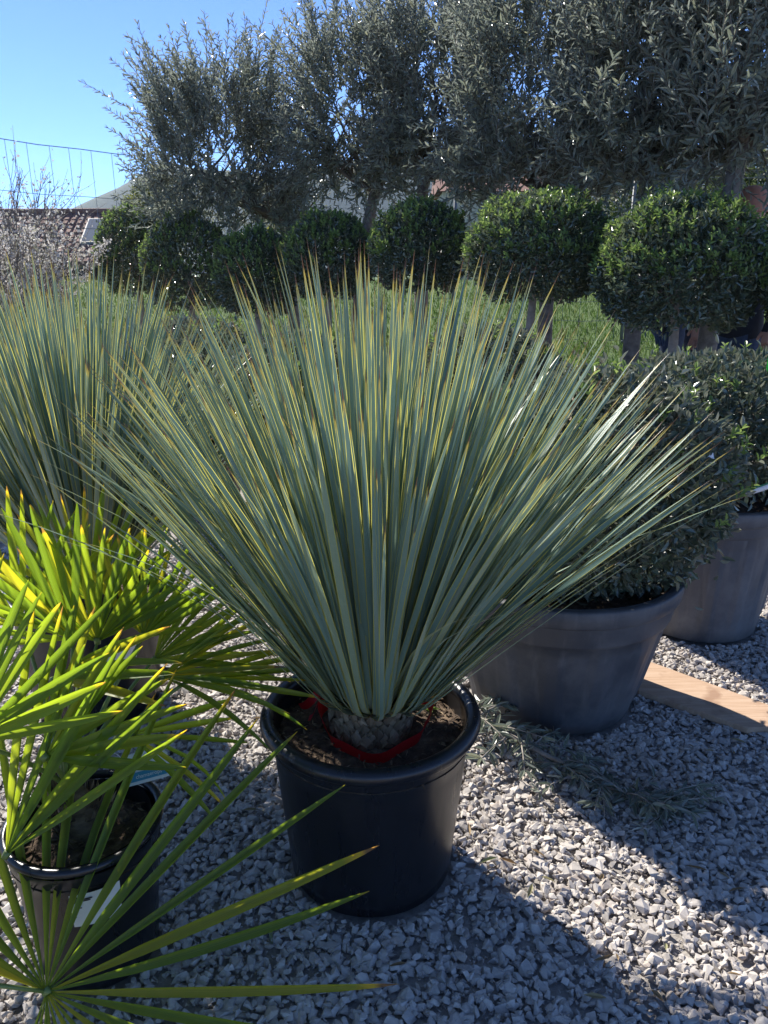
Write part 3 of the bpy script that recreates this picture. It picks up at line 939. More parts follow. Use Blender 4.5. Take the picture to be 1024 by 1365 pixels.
def dome(label, loc, potdim, crown_c, crown_r, n, seed, mat, leaf=.034):
    t = thing('dome_shrub', label, 'shrub', loc, 0, 'clipped evergreen domes in grey pots')
    big_pot(t, *potdim, mat)
    soil_disc(t, potdim[3] - .045, potdim[4] - .06, .012, seed, 150 if n > 9000 else 0, .01)
    twigs_in(t, crown_c, crown_r, potdim[4] - .06, 26, seed, M['twig'], .011)
    shrub_crown(t, crown_c, crown_r, n, leaf, leaf * .42, M['dome'], M['fresh'], .035, seed, -.97, .45, .10)
    return t
d1 = dome('grey-green evergreen dome in large ribbed grey pot beside the wooden board', (.545, 2.25, .010), (.255, .335, .350, .372, .465, .335), (.075, .0, .725), (.42, .37, .34), 15000, 501, M['oldpot'])
d2 = dome('evergreen dome in dusty grey pot with white and green strip label', (1.24, 2.82, .010), (.228, .275, .283, .300, .535, .43), (.0, .04, .80), (.45, .42, .24), 14000, 502, M['oldpot2'])
SM = (.20, .25, .265, .28, .42, .31)
for i, (px, D, lab) in enumerate(((650, 3.95, 'evergreen dome seen through the main yucca, next to the large ribbed pot'),
                                  (395, 3.55, 'evergreen dome seen through the left half of the main yucca'),
                                  (255, 4.30, 'evergreen dome between the two yuccas, furthest back'),
                                  (20, 4.60, 'evergreen dome behind the ribbonless yucca near the blossoming bush'))):
    p = at(px, 440, D); g0 = hgt(p.x, D)
    dome(lab, (p.x, D, g0 + .008), SM, (0, 0, .74), (.40, .38, (1.34 - .05 * D - g0 + .10 if 0 else 1.05) - .74), 8000, 520 + i, M['oldpot2'], .038)

# ------------------------------------------------------------------ olive trees
def olive(label, px, D, crown_px, top_px, bot_px, halfw_px, seed, lean=0.0, nshoot=700, group='olive trees in a row behind the laurel balls'):
    g = np.random.default_rng(seed); rnd = random.Random(seed)
    b = at(px, 300, D); g0 = hgt(b.x, D)
    t = thing('olive_tree', label, 'olive tree', (b.x, D, g0), 0, group)
    c = at(crown_px, (top_px + bot_px) / 2, D); top = at(crown_px, top_px, D).z - g0; bot = at(crown_px, bot_px, D).z - g0
    depth_ax = D * math.cos(_p) - (c.z - CAM_H) * math.sin(_p)
    rx = halfw_px / FPX * depth_ax; cx = c.x - b.x; rz = (top - bot) / 2; cz = (top + bot) / 2
    fork = bot + .16
    mb = MB(); hp = .36
    tk = bez((0, 0, hp - .08), (-lean * .3, 0, (hp + fork) / 2), (lean, 0, fork), 10)
    mb.tube(tk, [.062 - .014 * i / 10 + rnd.uniform(-.003, .003) for i in range(11)], 12)
    mb.build('trunk', M['bark_o'], t, True)
    bb = MB(); tips = []
    F0 = Vector((lean, 0, fork - .04))
    for k in range(9):
        a = k * 2.4 + rnd.uniform(-.3, .3); e = rnd.uniform(.25, 1.15)
        d = Vector((math.cos(a) * math.cos(e) * rx, math.sin(a) * math.cos(e) * rx * .8, 0)) * .7
        P = Vector((cx * .8, 0, fork + (rz * .9) * math.sin(e) + .05)) + d
        pts = bez(F0, F0 * .5 + P * .5 + Vector((d.x * .2, d.y * .2, -.08)), P, 6)
        bb.tube(pts, [.024, .021, .018, .015, .012, .009, .006], 7)
        for q in range(5):
            s = pts[2 + q % 4]; a2 = rnd.uniform(0, 6.28)
            e2 = s + Vector((math.cos(a2) * rx * .45, math.sin(a2) * rx * .4, rnd.uniform(.1, .6) * rz))
            bb.tube(bez(s, (s + e2) * .5 + Vector((0, 0, -.05)), e2, 4), [.012, .010, .008, .006, .004], 5)
    # shoots: start inside the crown, run outward and upward, carry paired leaves
    PP, DD, NN, LL = [], [], [], []
    for k in range(nshoot):
        u = g.normal(0, 1, 3); u /= np.linalg.norm(u)
        u = np.sign(u) * np.abs(u) ** .72; u /= max(1.0, np.abs(u).max() * 1.08)
        r = g.uniform(.2, 1.0) ** .5
        lump = 1 + .22 * noise.fractal(Vector((u[0] * 1.7 + seed, u[1] * 1.7, u[2] * 1.7)), 1, 2, 3)
        wl = 1.0 if u[2] > 0 else 1.12
        S = np.array([cx + u[0] * rx * r * .86 * lump * wl, u[1] * rx * .8 * r * lump, cz - .14 + u[2] * rz * r * .88 * lump])
        if u[2] < -.15 and g.uniform() < .45:
            ax = np.array([u[0] * .8, u[1] * .8, g.uniform(-.5, .2)])
        else:
            ax = np.array([u[0] * .50, u[1] * .50, .70 + .4 * max(u[2], 0)])
        ax = ax + g.normal(0, .28, 3); ax /= np.linalg.norm(ax)
        Ls = g.uniform(.22, .50) * (1.25 if u[2] > .45 else 1.0)
        n = int(Ls / .031)
        side = np.cross(ax, g.normal(0, 1, 3)); side /= np.linalg.norm(side); sd2 = np.cross(ax, side)
        curve = g.normal(0, .14, 3); curve[2] -= .05
        prev = None; tp = []
        for j in range(n):
            s = j / n; p = S + ax * Ls * s + curve * Ls * s * s
            dirn = ax + curve * 2 * s
            w = side if j % 2 == 0 else sd2
            for sg in (-1, 1):
                PP.append(p); dd = dirn * .75 + w * sg * .7 + g.normal(0, .22, 3); DD.append(dd)
                NN.append(dirn - w * sg * .5 + g.normal(0, .45, 3)); LL.append(.080 * (1 - .35 * s) * g.uniform(.7, 1.2))
            if j % 5 == 0: tp.append(Vector(p))
        tp.append(Vector(S + ax * Ls + curve * Ls))
        bb.tube(tp, [.0038 - .0026 * i / len(tp) for i in range(len(tp))], 3, cap=False)
    bb.build('branches', M['twig'], t, True)
    LL = np.array(LL)
    leaf_mesh('crown', PP, DD, NN, LL, LL * .24, M['olive'], t, curl=.08)
    p = pot_body(t, .21, .25, hp, M['oldpot2'], .265); pot_rim_roll(p, .262, hp, .013, M['oldpot2'])
    soil_disc(t, .25, hp - .05, .012, seed, 0)
    return t
olive('olive tree at the end of the row nearest the wire fence and tiled roof', 388, 7.9, 298, 66, 318, 112, 801, .02, 900)
olive('olive tree with leaning trunk, second in the row from the wire fence', 478, 7.3, 465, -5, 275, 90, 802, .16, 560)
olive('olive tree with straight trunk above the fifth laurel ball from the roof', 563, 6.9, 580, -45, 262, 95, 803, 0, 560)
olive('dense dark olive tree above the widest laurel ball', 735, 6.1, 710, -70, 285, 118, 804, 0, 700)
olive('olive tree with short trunk beside the one in front of the person', 857, 5.3, 858, -80, 252, 120, 805, 0, 640)
olive('olive tree whose pale leaning trunk crosses in front of the person', 963, 4.75, 1010, -140, 225, 135, 806, .05, 640)

# ------------------------------------------------------------------ wooden board
bd = thing('wooden_board', 'pale wooden board with pointed end lying on gravel by the large grey pot', 'board', (.9, 2.22, .014))
pts = [(.835, 2.260), (1.094, 2.040), (1.225, 2.055), (1.255, 2.135), (.915, 2.475)]
V = [(x - .9, y - 2.25, 0) for x, y in pts] + [(x - .9, y - 2.25, .021) for x, y in pts]
F = [(4, 3, 2, 1, 0), (5, 6, 7, 8, 9)] + [(i, (i + 1) % 5, (i + 1) % 5 + 5, i + 5) for i in range(5)]
bo = mesh_obj('board', V, F, M['wood'], bd)
bv = bo.modifiers.new('bevel', 'BEVEL'); bv.width = .0025; bv.segments = 2

# ------------------------------------------------------------------ cut olive branch on the gravel
def cut_branch():
    t = thing('cut_branch', 'cut olive branch with dry leaves lying on gravel at the large grey pot', 'branch', (.42, 1.85, 0))
    g = np.random.default_rng(91); mb = MB(); PP, DD, NN, LL = [], [], [], []
    main = [Vector(p) for p in ((.235, 2.02, .10), (.34, 1.93, .075), (.45, 1.85, .055), (.56, 1.77, .04), (.66, 1.68, .03), (.75, 1.62, .025))]
    o = t.location
    mb.tube([p - o for p in main], [.009, .0085, .0075, .006, .0045, .0025], 6)
    for k in range(48):
        i = g.integers(0, 5); f = g.uniform(0, 1); s = main[i].lerp(main[i + 1], f)
        a = g.uniform(0, 6.28); Ls = g.uniform(.07, .20)
        d = Vector((math.cos(a) + .5, math.sin(a) - .35, 0)).normalized()
        e = s + d * Ls; e.z = max(.022, s.z + g.uniform(-.05, .05))
        pts = bez(s, (s + e) * .5 + Vector((0, 0, g.uniform(0, .05))), e, 5)
        mb.tube([p - o for p in pts], [.003, .0027, .0023, .002, .0016, .001], 4)
        n = int(Ls / .016)
        for j in range(n):
            u = (j + .5) / n; q = pts[0].lerp(pts[-1], u); q = (pts[int(u * 5)] if u < 1 else q) - o
            for sg in (-1, 1):
                w = Vector((-d.y, d.x, 0)) * sg
                PP.append(q); DD.append(np.array(d * .8 + w * .7) + g.normal(0, .35, 3)); NN.append(np.array([0, 0, 1.]) + g.normal(0, .7, 3)); LL.append(.045 * g.uniform(.6, 1.2))
    st = mb.build('stem', M['bark_p'], t, True)
    DD = np.array(DD); PP = np.array(PP); LL = np.array(LL)
    tipz = PP[:, 2] + unit(DD)[:, 2] * LL
    DD[:, 2] = np.where(tipz < .018, np.abs(DD[:, 2]) * .3, DD[:, 2])
    leaf_mesh('leaves', PP, DD, NN, LL, LL * .22, M['olive'], t)
cut_branch()

# leaf litter
n = 70; x = rng.uniform(-.4, 1.2, n); y = rng.uniform(1.1, 2.3, n)
keep = np.ones(n, bool)
for (a, b, r) in POTS: keep &= (x - a) ** 2 + (y - b) ** 2 > (r + .04) ** 2
x, y = x[keep], y[keep]; n = len(x)
d = rng.normal(0, 1, (n, 3)); d[:, 2] *= .1; nn = rng.normal(0, .3, (n, 3)); nn[:, 2] += 1
lit = leaf_mesh('leaf_litter', np.c_[x, y, np.full(n, .026)], d, nn, rng.uniform(.02, .05, n), rng.uniform(.006, .011, n), leaf_mat('dry_leaf', [(0, (.20, .12, .05)), (.6, (.32, .22, .11)), (1, (.25, .27, .13))], .7, .2), None)
tag(lit, 'dry fallen olive leaves scattered on the gravel', 'leaf litter')

# ------------------------------------------------------------------ hose
ho = MB()
hp_ = [(-1.15, 2.62, .026), (-.8, 2.36, .026), (-.5, 2.42, .024), (-.2, 2.38, .024), (.12, 2.42, .024), (.22, 2.62, .024), (.3, 2.9, .024)]
pts = []
for i in range(len(hp_) - 1):
    a, b = Vector(hp_[i]), Vector(hp_[i + 1])
    pts += [a.lerp(b, k / 4) for k in range(4)]
pts.append(Vector(hp_[-1]))
for it in range(3): pts = [pts[0]] + [(pts[i - 1] + pts[i] * 2 + pts[i + 1]) / 4 for i in range(1, len(pts) - 1)] + [pts[-1]]
ho.tube(pts, .009, 10)
hz = ho.build('irrigation_hose', M['hose'], None, True)
tag(hz, 'black irrigation hose lying on the gravel behind the main yucca pot', 'hose')

# ------------------------------------------------------------------ small tags in the shrubs
def strip_label():
    t = thing('strip_label', 'white strip label with green edge looped through the right dome shrub', 'label', at(990, 655, 2.53))
    for nm, z0, z1, mat in (('white_strip', -.009, .009, M['white']), ('green_edge', .009, .016, M['dkgreen'])):
        V, F = [], []; n = 16
        for i in range(n + 1):
            u = i / n; x = -.085 + .21 * u; z = -.012 + .050 * u ** 1.3; y = -.03 * math.sin(u * 3.1)
            V += [(x, y, z + z0), (x, y, z + z1), (x, y + .0012, z + z1), (x, y + .0012, z + z0)]
        for i in range(n):
            a = i * 4
            for k in range(4): F.append((a + k, a + 4 + k, a + 4 + (k + 1) % 4, a + (k + 1) % 4))
        mesh_obj(nm, V, F, mat, t, True)
strip_label()
def round_tag(name, label, mat, loc, w, h, rz):
    V = []; n = 14
    out = [(-w / 2, 0), (w / 2, 0)] + [(w / 2 * math.cos(R(a)), h - w / 2 + w / 2 * math.sin(R(a))) for a in np.linspace(0, 180, n)]
    m = len(out)
    V = [(x, -.0012 - .004 * math.sin(z / h * 3), z) for x, z in out] + [(x, .0012 - .004 * math.sin(z / h * 3), z) for x, z in out]
    F = [tuple(range(m)), tuple(range(2 * m - 1, m - 1, -1))] + [(i, i + m, (i + 1) % m + m, (i + 1) % m) for i in range(m)]
    o = mesh_obj(name, V, F, mat); o.location = loc; o.rotation_euler = (0, 0, rz)
    return tag(o, label, 'tag')
round_tag('plant_tag', 'bright green plastic tag sticking up from the right dome shrub', M['green_tag'], at(1030, 495, 2.62), .05, .135, .2)
round_tag('plant_tag', 'tiny turquoise plastic tag between the two yuccas', M['teal'], at(253, 487, 2.05), .012, .030, .1)
round_tag('plant_tag', 'small teal plastic tag deep behind the main yucca leaves', M['teal'], at(419, 508, 3.05), .02, .035, .3)
# crumpled white wrapper
bm = bmesh.new(); bmesh.ops.create_icosphere(bm, subdivisions=2, radius=.022)
for v in bm.verts: v.co *= 1 + .45 * noise.noise(v.co * 70)
me = bpy.data.meshes.new('plastic_scrap'); bm.to_mesh(me); bm.free(); me.materials.append(M['white'])
o = bpy.data.objects.new('plastic_scrap', me); link(o); o.location = at(943, 612, 2.02); o.scale = (1, .8, .8)
tag(o, 'crumpled white plastic scrap caught in the large pot shrub', 'scrap')

# ------------------------------------------------------------------ wire fence
def fence():
    t = thing('wire_fence', 'tall wire mesh fence running behind the trees and balls', 'fence', (-6.4, 6.7, 0))
    o = t.location
    line = [(-6.4, 6.7), (-4.35, 8.35), (-1.6, 10.6), (.9, 10.4), (3.05, 10.1), (5.2, 9.8), (7.4, 9.6)]
    tops = [2.55, 2.36, 2.16, 2.1, 2.05, 2.0, 2.0]
    for i, (x, y) in enumerate(line):
        if i == 1: continue
        mb = MB(); mb.tube([(x - o.x, y - o.y, hgt(x, y) - .05), (x - o.x, y - o.y, hgt(x, y) + tops[i] + .05)], .022, 8)
        mb.build('post', M['post'], t, True)
    mb = MB(); x, y = line[4]
    mb.tube([(x - o.x - .02, y - o.y - .03, hgt(x, y) + .02), (x - o.x + .75, y - o.y - .1, hgt(x, y) + .62)], .02, 8); mb.build('brace', M['post'], t, True)
    wb = MB()
    for i in range(len(line) - 1):
        (x0, y0), (x1, y1) = line[i], line[i + 1]; L = math.hypot(x1 - x0, y1 - y0); n = int(L / .21)
        def P(u, f):
            x = x0 + (x1 - x0) * u; y = y0 + (y1 - y0) * u
            h = (tops[i] + (tops[i + 1] - tops[i]) * u) - .05 * math.sin(math.pi * u)
            return Vector((x - o.x, y - o.y, hgt(x, y) + .05 + (h - .05) * f + .006 * math.sin(x * 9 + f * 7)))
        for f in (0, .12, .24, .37, .5, .63, .78, 1.0):
            wb.tube([P(k / 8, f) for k in range(9)], .0042 if f == 1 else .0028, 4, cap=False)
        for k in range(n):
            u = (k + .5) / n + random.uniform(-.004, .004); wb.tube([P(u, 0), P(u, .5) + Vector((.008, 0, 0)), P(u, 1)], .0026, 4, cap=False)
    wb.build('wire_mesh', M['wire'], t, kind='stuff')
fence()

# ------------------------------------------------------------------ house with tiled roof
def house():
    D = 30.0; r0 = at(20, 283, D); e0 = at(165, 352, D)
    g0 = hgt(0, D) ; zr = at(100, 284, D).z - g0; ze = at(100, 352, D - 2.6).z - g0
    x0 = at(-60, 300, D).x; x1 = at(196, 300, D).x; W = x1 - x0
    t = thing('tiled_house', 'low house with brown clay tiled roof and pale skylight beyond the fence', 'house', ((x0 + x1) / 2, D, g0))
    hw = W / 2; dy = 2.6
    mb = MB(); mb.box((0, .2, ze / 2), (hw - .35, dy - .45, ze / 2 - .01)); mb.build('wall', M['wallp'], t)
    mb = MB(); mb.box((hw * .42, -dy + .62, ze - .55), (.75, .06, .42)); mb.build('window', M['dark'], t)
    mb = MB(); mb.box((-hw * .3, -dy + .62, ze - .75), (.5, .06, .62)); mb.build('window', M['dark'], t)
    sl = math.atan2(zr - ze, dy); rows = 11; Ls = math.hypot(dy, zr - ze)
    slab = MB()
    for sg in (-1, 1):
        slab.add([(-hw, sg * dy, ze - .05), (hw, sg * dy, ze - .05), (hw, 0, zr - .05), (-hw, 0, zr - .05), (-hw, sg * dy, ze + .02), (hw, sg * dy, ze + .02), (hw, 0, zr + .02), (-hw, 0, zr + .02)],
                 [(0, 1, 2, 3), (4, 7, 6, 5), (0, 4, 5, 1), (0, 3, 7, 4), (1, 5, 6, 2)])
    rf = slab.build('roof', M['tile'], t)
    sb = MB()
    ncol = int(W / .26)
    for sg in (-1, 1):
        for j in range(rows):
            for k in range(ncol):
                u0 = j / rows; xx = -hw + (k + .5) * W / ncol
                za = ze + (zr - ze) * u0 + .05; ya = sg * dy * (1 - u0); u1 = (j + 1.05) / rows
                zb = ze + (zr - ze) * min(u1, 1.0) + .03; yb = sg * dy * (1 - min(u1, 1.0)); w = W / ncol * .49
                a = .055 + random.uniform(-.012, .012)
                V = [(xx - w, ya, za), (xx - w * .5, ya, za + a), (xx + w * .5, ya, za + a), (xx + w, ya, za), (xx - w, yb, zb), (xx - w * .5, yb, zb + a * .7), (xx + w * .5, yb, zb + a * .7), (xx + w, yb, zb)]
                sb.add(V, [(0, 1, 5, 4), (1, 2, 6, 5), (2, 3, 7, 6), (0, 3, 2, 1)])
    sb.build('roof_tiles', M['tile'], rf, kind='stuff')
    rd = MB(); rd.tube([(-hw, 0, zr + .05), (hw, 0, zr + .05)], .11, 8); rd.build('ridge', M['tile'], rf, True)
    # skylight
    sx0 = at(113, 305, D - 1).x - t.location.x; sx1 = sx0 + .75
    def onroof(x, u, lift): return (x, -dy * (1 - u), ze + (zr - ze) * u + lift)
    fr = mesh_obj('skylight', [onroof(sx0, .80, .15), onroof(sx1, .80, .15), onroof(sx1 + .05, .33, .15), onroof(sx0 + .05, .33, .15), onroof(sx0, .80, .02), onroof(sx1, .80, .02), onroof(sx1 + .05, .33, .02), onroof(sx0 + .05, .33, .02)],
                  [(3, 2, 1, 0), (0, 1, 5, 4), (1, 2, 6, 5), (2, 3, 7, 6), (3, 0, 4, 7)], M['post'], rf)
    mesh_obj('pane', [onroof(sx0 + .05, .785, .156), onroof(sx1 - .05, .785, .156), onroof(sx1, .35, .156), onroof(sx0 + .10, .35, .156)], [(3, 2, 1, 0)], M['glass'], fr)
house()
def barn():
    D = 42.0; g0 = hgt(0, D); p0 = at(585, 290, D); p1 = at(705, 290, D)
    zt = at(640, 262, D).z - g0; t = thing('stone_barn', 'pale stone building glimpsed under the olive crowns', 'building', ((p0.x + p1.x) / 2, D, g0)); hw = (p1.x - p0.x) / 2
    mb = MB(); mb.box((0, 0, zt / 2), (hw, 2.5, zt / 2)); mb.build('wall', M['wallp'], t)
    for k in (-.5, .1, .6):
        mb = MB(); mb.box((hw * k, -2.52, zt * .62), (.35, .04, .5)); mb.build('window', M['dark'], t)
    mb = MB(); mb.add([(-hw - .3, -2.9, zt), (hw + .3, -2.9, zt), (hw + .3, 0, zt + 1.1), (-hw - .3, 0, zt + 1.1), (hw + .3, 2.9, zt), (-hw - .3, 2.9, zt)], [(0, 1, 2, 3), (3, 2, 4, 5), (0, 3, 5), (1, 4, 2)]); mb.build('roof', M['tile'], t)
barn()

# ------------------------------------------------------------------ far trees, bushes
def leafy_tree(name, label, cat, px, D, top_px, hw_px, mat, seed, n=5000, leaf=.10, bot=.25, group=None):
    g = np.random.default_rng(seed); p = at(px, top_px, D); g0 = hgt(p.x, D); H = p.z - g0
    t = thing(name, label, cat, (p.x, D, g0), 0, group); rx = hw_px / FPX * D
    cb = H * bot; rz = (H - cb) / 2; cz = (H + cb) / 2
    mb = MB(); mb.tube(bez((0, 0, -.05), (.05, 0, cz * .5), (0, 0, cz + rz * .4), 6), [.05 * H / 2.5 * (1 - .13 * k) for k in range(7)], 8)
    for k in range(10):
        a = k * 2.4; e = Vector((math.cos(a) * rx * .7, math.sin(a) * rx * .7, cz + random.uniform(-.2, .7) * rz))
        mb.tube(bez((0, 0, cz - rz * .5), (e.x * .4, e.y * .4, cz - rz * .2), e, 4), [.02 * H / 2.5, .015, .012, .008, .004], 5)
    mb.build('trunk', M['bark_o'], t, True)
    u = unit(g.normal(0, 1, (n, 3)))
    lump = np.array([1 + .38 * noise.fractal(Vector((a * 1.9 + seed, b * 1.9, c * 1.9)), 1, 2, 4) for a, b, c in u])
    r = g.uniform(.1, 1, n) ** .4 * lump
    P = u * r[:, None] * np.array([rx, rx, rz]) + np.array([0, 0, cz])
    leaf_mesh('crown', P, u + g.normal(0, .8, (n, 3)), g.normal(0, 1, (n, 3)) + np.array([0, 0, .6]), leaf * g.uniform(.6, 1.3, n), leaf * .45 * g.uniform(.7, 1.2, n), mat, t)
    return t
FT = 'trees and bushes beyond the fence'
leafy_tree('willow_bush', 'yellow-green bush beyond the fence beside the tiled roof', 'bush', 200, 20, 248, 34, M['yellowleaf'], 901, 5000, .13, .05, FT)
leafy_tree('willow_bush', 'yellow-green bush glimpsed below the olive nearest the fence', 'bush', 385, 18, 272, 30, M['yellowleaf'], 902, 4000, .13, .05, FT)
leafy_tree('far_tree', 'pale green tree glimpsed behind the short olive trunk', 'tree', 850, 17, 200, 90, M['farleaf'], 903, 6000, .13, .1, FT)
leafy_tree('far_tree', 'pale green tree behind the standing person', 'tree', 1010, 15, 190, 80, M['farleaf'], 904, 6000, .12, .05, FT)
leafy_tree('far_tree', 'small green bush beyond the fence by the stone building', 'bush', 740, 19, 300, 60, M['farleaf'], 905, 4000, .12, .02, FT)

def blossom_bush():
    D = 6.6; p = at(-18, 340, D); g0 = hgt(p.x, D)
    t = thing('blossom_bush', 'leafless bush covered in pale grey-white blossom against the sky', 'bush', (p.x, D, g0))
    g = random.Random(77); mb = MB(); P = []; 
    def grow(s, d, L, r, lev):
        m = s + d * L * .5 + Vector((g.gauss(0, .05), g.gauss(0, .05), 0)) * L; e = s + d * L + Vector((g.gauss(0, .08), g.gauss(0, .08), .05)) * L
        pts = bez(s, m, e, 4); mb.tube(pts, [r, r * .9, r * .8, r * .7, r * .6], 5 if lev < 2 else 3, cap=False)
        if lev >= 2:
            for k in range(int(L / .012)):
                if e.z > 1.52 and g.random() < .75: continue
                q = pts[g.randrange(5)].lerp(pts[g.randrange(5)], g.random()); P.append(q + Vector((g.gauss(0, .015), g.gauss(0, .015), g.gauss(0, .015))))
        if lev < 4:
            for k in range(4 if lev < 2 else 3):
                f = pts[g.randrange(1, 5)]
                dd = (d + Vector((g.gauss(0, .33), g.gauss(0, .33), g.gauss(.12, .2)))).normalized()
                grow(f, dd, L * g.uniform(.55, .8), r * .6, lev + 1)
    for k in range(8):
        a = k * 2.4; grow(Vector((.05 * math.cos(a), .05 * math.sin(a), 0)), Vector((math.cos(a) * .24, math.sin(a) * .24, 1)).normalized(), .84, .016, 0)
    mb.build('branches', M['bark_o'], t, True)
    P = np.array(P); P = P[::2]; n = len(P); q = np.random.default_rng(5)
    leaf_mesh('blossom', P, q.normal(0, 1, (n, 3)), q.normal(0, 1, (n, 3)), q.uniform(.018, .034, n), q.uniform(.014, .024, n), M['blossom'], t)
blossom_bush()

# lawn blades beyond the shrubs
n = 34000; y = rng.uniform(8.2, 19, n); x = rng.uniform(-.55, .58, n) * y
P = np.c_[x, y, np.array([hgt(a, b) for a, b in zip(x, y)])]
D_ = rng.normal(0, .35, (n, 3)); D_[:, 2] = 1
gr = leaf_mesh('grass', P, D_, rng.normal(0, 1, (n, 3)), rng.uniform(.05, .14, n), rng.uniform(.008, .016, n), leaf_mat('grass_blade', [(0, (.07, .13, .02)), (.7, (.12, .20, .04)), (1, (.22, .24, .08))], .5, .4), None)
tag(gr, 'bright green grass growing beyond the shrubs and fence', 'grass')

# earth mound by the fence
V, F = [], []
for j in range(10):
    for i in range(18):
        u, v = i / 17 * 2 - 1, j / 9 * 2 - 1; x = 1.95 + u * .95; y = 6.6 + v * .7
        V.append((x, y, hgt(x, y) - .02 + .2 * max(0, 1 - u * u - v * v) ** .8 * (1 + .4 * noise.noise(Vector((x * 5, y * 5, 0))))))
for j in range(9):
    for i in range(17): F.append((j * 18 + i, j * 18 + i + 1, (j + 1) * 18 + i + 1, (j + 1) * 18 + i))
tag(mesh_obj('earth_mound', V, F, noise_mat('dry_earth', [(.3, (.27, .20, .14)), (.7, (.42, .34, .26))], 9, .95, .6, 60), smooth=True), kind='structure')

# empty grey pot at the fence
ep = thing('grey_pot', 'old grey plastic pot standing by the fence brace', 'pot', (at(828, 470, 5.6).x, 5.6, hgt(1.7, 5.6)))
q = pot_body(ep, .17, .20, .42, M['oldpot2'], .215); pot_rim_roll(q, .212, .42, .013, M['oldpot2']); soil_disc(ep, .2, .36, .01, 9, 0)

# ------------------------------------------------------------------ people
def person(name, label, loc, rz, J, E, RAD, zones, hair=None):
    t = thing(name, label, 'person', loc, rz)
    keys = list(J); me = bpy.data.meshes.new('tmp'); me.from_pydata([J[k] for k in keys], [(keys.index(a), keys.index(b)) for a, b in E], [])
    o = bpy.data.objects.new('tmp', me); COL.objects.link(o)
    o.modifiers.new('skin', 'SKIN')
    sk = me.skin_vertices[0].data
    for i, k in enumerate(keys):
        r = RAD[k]; sk[i].radius = r if isinstance(r, tuple) else (r, r); sk[i].use_root = (k == 'pelvis')
    ss = o.modifiers.new('sub', 'SUBSURF'); ss.levels = ss.render_levels = 2
    bpy.context.view_layer.update()
    m2 = bpy.data.meshes.new_from_object(o.evaluated_get(bpy.context.evaluated_depsgraph_get()))
    bpy.data.objects.remove(o)
    m2.name = 'body'; m2.materials.clear()
    for m in (M['skin'], M['jacket'], M['jeans'], M['shoe']): m2.materials.append(m)
    for p in m2.polygons: p.material_index = zones(p.center); p.use_smooth = True
    b = bpy.data.objects.new('body', m2); link(b, t)
    return t
def hand(J, E, RAD, pre, wrist, d):
    d = Vector(d).normalized(); s = d.cross(Vector((0, 1, 0))).normalized()
    w = Vector(wrist); J[pre + 'palm'] = tuple(w + d * .06); E.append((pre + 'wr', pre + 'palm')); RAD[pre + 'palm'] = (.034, .018)
    for k, (o, L) in enumerate(((-.028, .06), (-.010, .07), (.010, .066), (.027, .052))):
        a = w + d * .085 + s * o; c = a + d * L * .55 + Vector((0, -.012, 0)); e = c + d * L * .45 + Vector((0, -.018, 0))
        for nm, q in (('a', a), ('b', c), ('c', e)): J[f'{pre}f{k}{nm}'] = tuple(q); RAD[f'{pre}f{k}{nm}'] = .009
        E += [(pre + 'palm', f'{pre}f{k}a'), (f'{pre}f{k}a', f'{pre}f{k}b'), (f'{pre}f{k}b', f'{pre}f{k}c')]
    a = w + d * .03 - s * .04 + Vector((0, -.01, 0)); c = a + d * .035 - s * .012
    J[pre + 'ta'] = tuple(a); J[pre + 'tb'] = tuple(c); RAD[pre + 'ta'] = .011; RAD[pre + 'tb'] = .009
    E += [(pre + 'wr', pre + 'ta'), (pre + 'ta', pre + 'tb')]
J = {'pelvis': (0, 0, .93), 'waist': (0, 0, 1.06), 'chest': (0, .01, 1.27), 'shl': (0, .01, 1.40), 'neck': (0, 0, 1.49), 'head0': (0, -.015, 1.56), 'head1': (0, -.02, 1.64), 'head2': (0, -.012, 1.71), 'nose': (0, -.125, 1.615)}
E = [('pelvis', 'waist'), ('waist', 'chest'), ('chest', 'shl'), ('shl', 'neck'), ('neck', 'head0'), ('head0', 'head1'), ('head1', 'head2'), ('head1', 'nose')]
RAD = {'pelvis': (.165, .125), 'waist': (.155, .115), 'chest': (.18, .13), 'shl': (.13, .09), 'neck': .058, 'head0': (.066, .085), 'head1': (.078, .098), 'head2': (.058, .074), 'nose': .013}
for sgn, s in ((-1, 'l'), (1, 'r')):
    for nm, q, r in (('sh', (.19 * sgn, .01, 1.41), .068), ('el', (.25 * sgn, .03, 1.13), .050), ('wr', (.24 * sgn, -.07, .90), .033), ('hip', (.095 * sgn, 0, .86), .095), ('kn', (.11 * sgn, -.02, .48), .066), ('an', (.115 * sgn, .02, .09), .045), ('toe', (.13 * sgn, -.15, .035), .035), ('ear', (.088 * sgn, -.01, 1.62), .012)):
        J[s + nm] = q; RAD[s + nm] = r
    E += [('shl', s + 'sh'), (s + 'sh', s + 'el'), (s + 'el', s + 'wr'), ('pelvis', s + 'hip'), (s + 'hip', s + 'kn'), (s + 'kn', s + 'an'), (s + 'an', s + 'toe'), ('head1', s + 'ear')]
    hand(J, E, RAD, s, J[s + 'wr'], (0, -.15, -1))
def zones(c):
    if c.z > 1.50: return 0
    if abs(c.x) > .18 and c.z < .90: return 0
    if c.z > .86 or (abs(c.x) > .185 and c.z > .80): return 1
    if c.z > .09: return 2
    return 3
pp = at(1000, 300, 5.25); g0 = hgt(pp.x, 5.25)
sc = (at(992, 246, 5.25).z - g0) / 1.79
P1 = person('person', 'person in salmon cap, dark jacket and jeans standing behind the laurel ball', (pp.x, 5.25, g0), R(-50), J, E, RAD, zones)
P1.scale = (sc, sc, sc)
mb = MB(); mb.lathe([(.102, 1.625), (.104, 1.66), (.098, 1.71), (.076, 1.757), (.04, 1.78), (.001, 1.786)], 24)
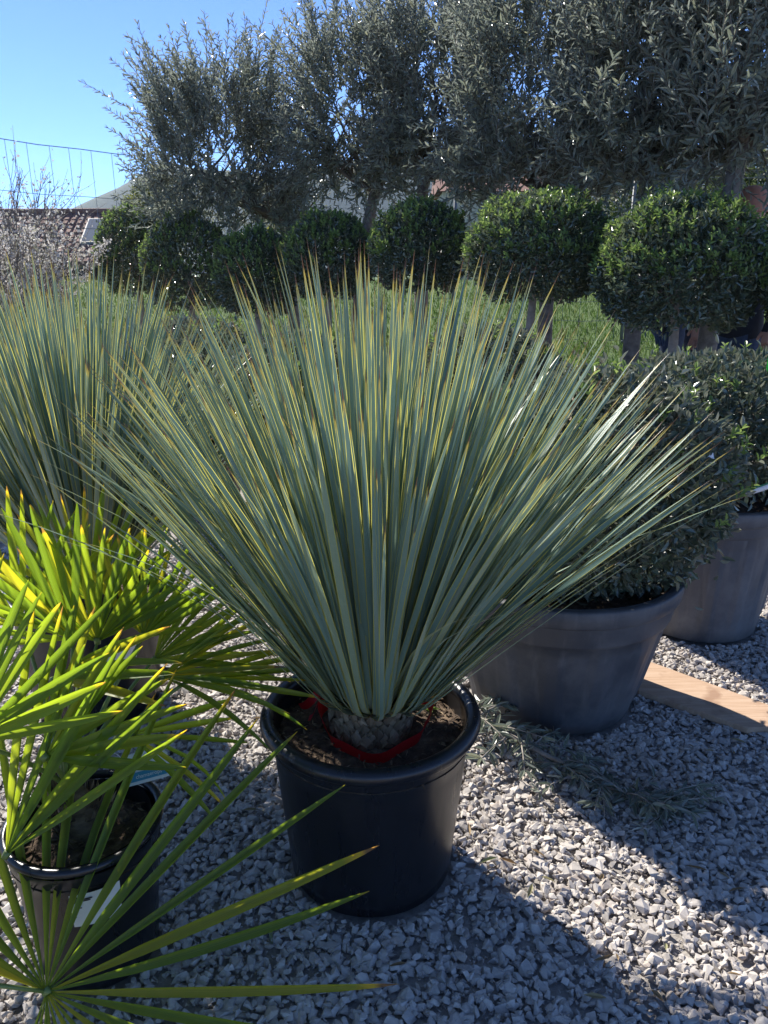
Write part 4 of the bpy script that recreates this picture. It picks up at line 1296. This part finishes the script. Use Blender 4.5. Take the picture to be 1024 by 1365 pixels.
capo = mb.build('cap', M['hat'], P1, True); capo.scale = (.93, 1.12, 1); capo.location = (0, -.012, 0)
V, F = [], []
for i in range(13):
    a = R(205 + 130 * i / 12); V += [(.090 * math.cos(a), -.012 + .108 * math.sin(a), 1.632), (.098 * math.cos(a), -.012 + .175 * math.sin(a), 1.612)]
for i in range(12): F.append((2 * i, 2 * i + 2, 2 * i + 3, 2 * i + 1))
pk = mesh_obj('peak', V, F, M['hat'], capo, True); sm = pk.modifiers.new('s', 'SOLIDIFY'); sm.thickness = .004
# second person bending down behind the ball
J2 = {}; R2 = {}
for k, (x, y, z) in J.items():
    q = Vector((x, y, z))
    if z > .90 and not (k[0] in 'lr' and k[1:] in ('hip', 'kn', 'an', 'toe')):
        q = Vector((0, 0, .90)) + Matrix.Rotation(R(62), 3, 'X') @ (q - Vector((0, 0, .90)))
    elif k[0] in 'lr' and (k[1:].startswith(('wr', 'palm', 'f', 't')) and k[1:] != 'toe'):
        q = Vector((0, 0, .90)) + Matrix.Rotation(R(62), 3, 'X') @ (q - Vector((0, 0, .90)))
    J2[k] = tuple(q)
def zones2(c):
    q = Matrix.Rotation(R(-62), 3, 'X') @ (c - Vector((0, 0, .90))) + Vector((0, 0, .90))
    if c.z < .09: return 3
    if q.z > 1.50: return 0
    if q.z > .86 and c.z > .62: return 1
    if abs(c.x) > .19 and c.y < -.25: return 0
    return 2
pp = at(930, 300, 5.7)
person('person', 'person in dark top and jeans bending down behind the laurel ball', (pp.x, 5.7, hgt(pp.x, 5.7)), R(195), J2, E, RAD, zones2)

# ------------------------------------------------------------------ haze
hb = MB(); hb.box((0, 0, 66), (1200, 1200, 72))
hm_, nt, bs, out = new_mat('haze_air')
nt.nodes.remove(bs)
pv = nt.nodes.new('ShaderNodeVolumePrincipled')
pv.inputs['Color'].default_value = (.60, .76, 1.0, 1); pv.inputs['Density'].default_value = .00025; pv.inputs['Anisotropy'].default_value = .2
nt.links.new(pv.outputs[0], out.inputs['Volume'])
hzb = hb.build('haze', hm_); tag(hzb, kind='stuff')
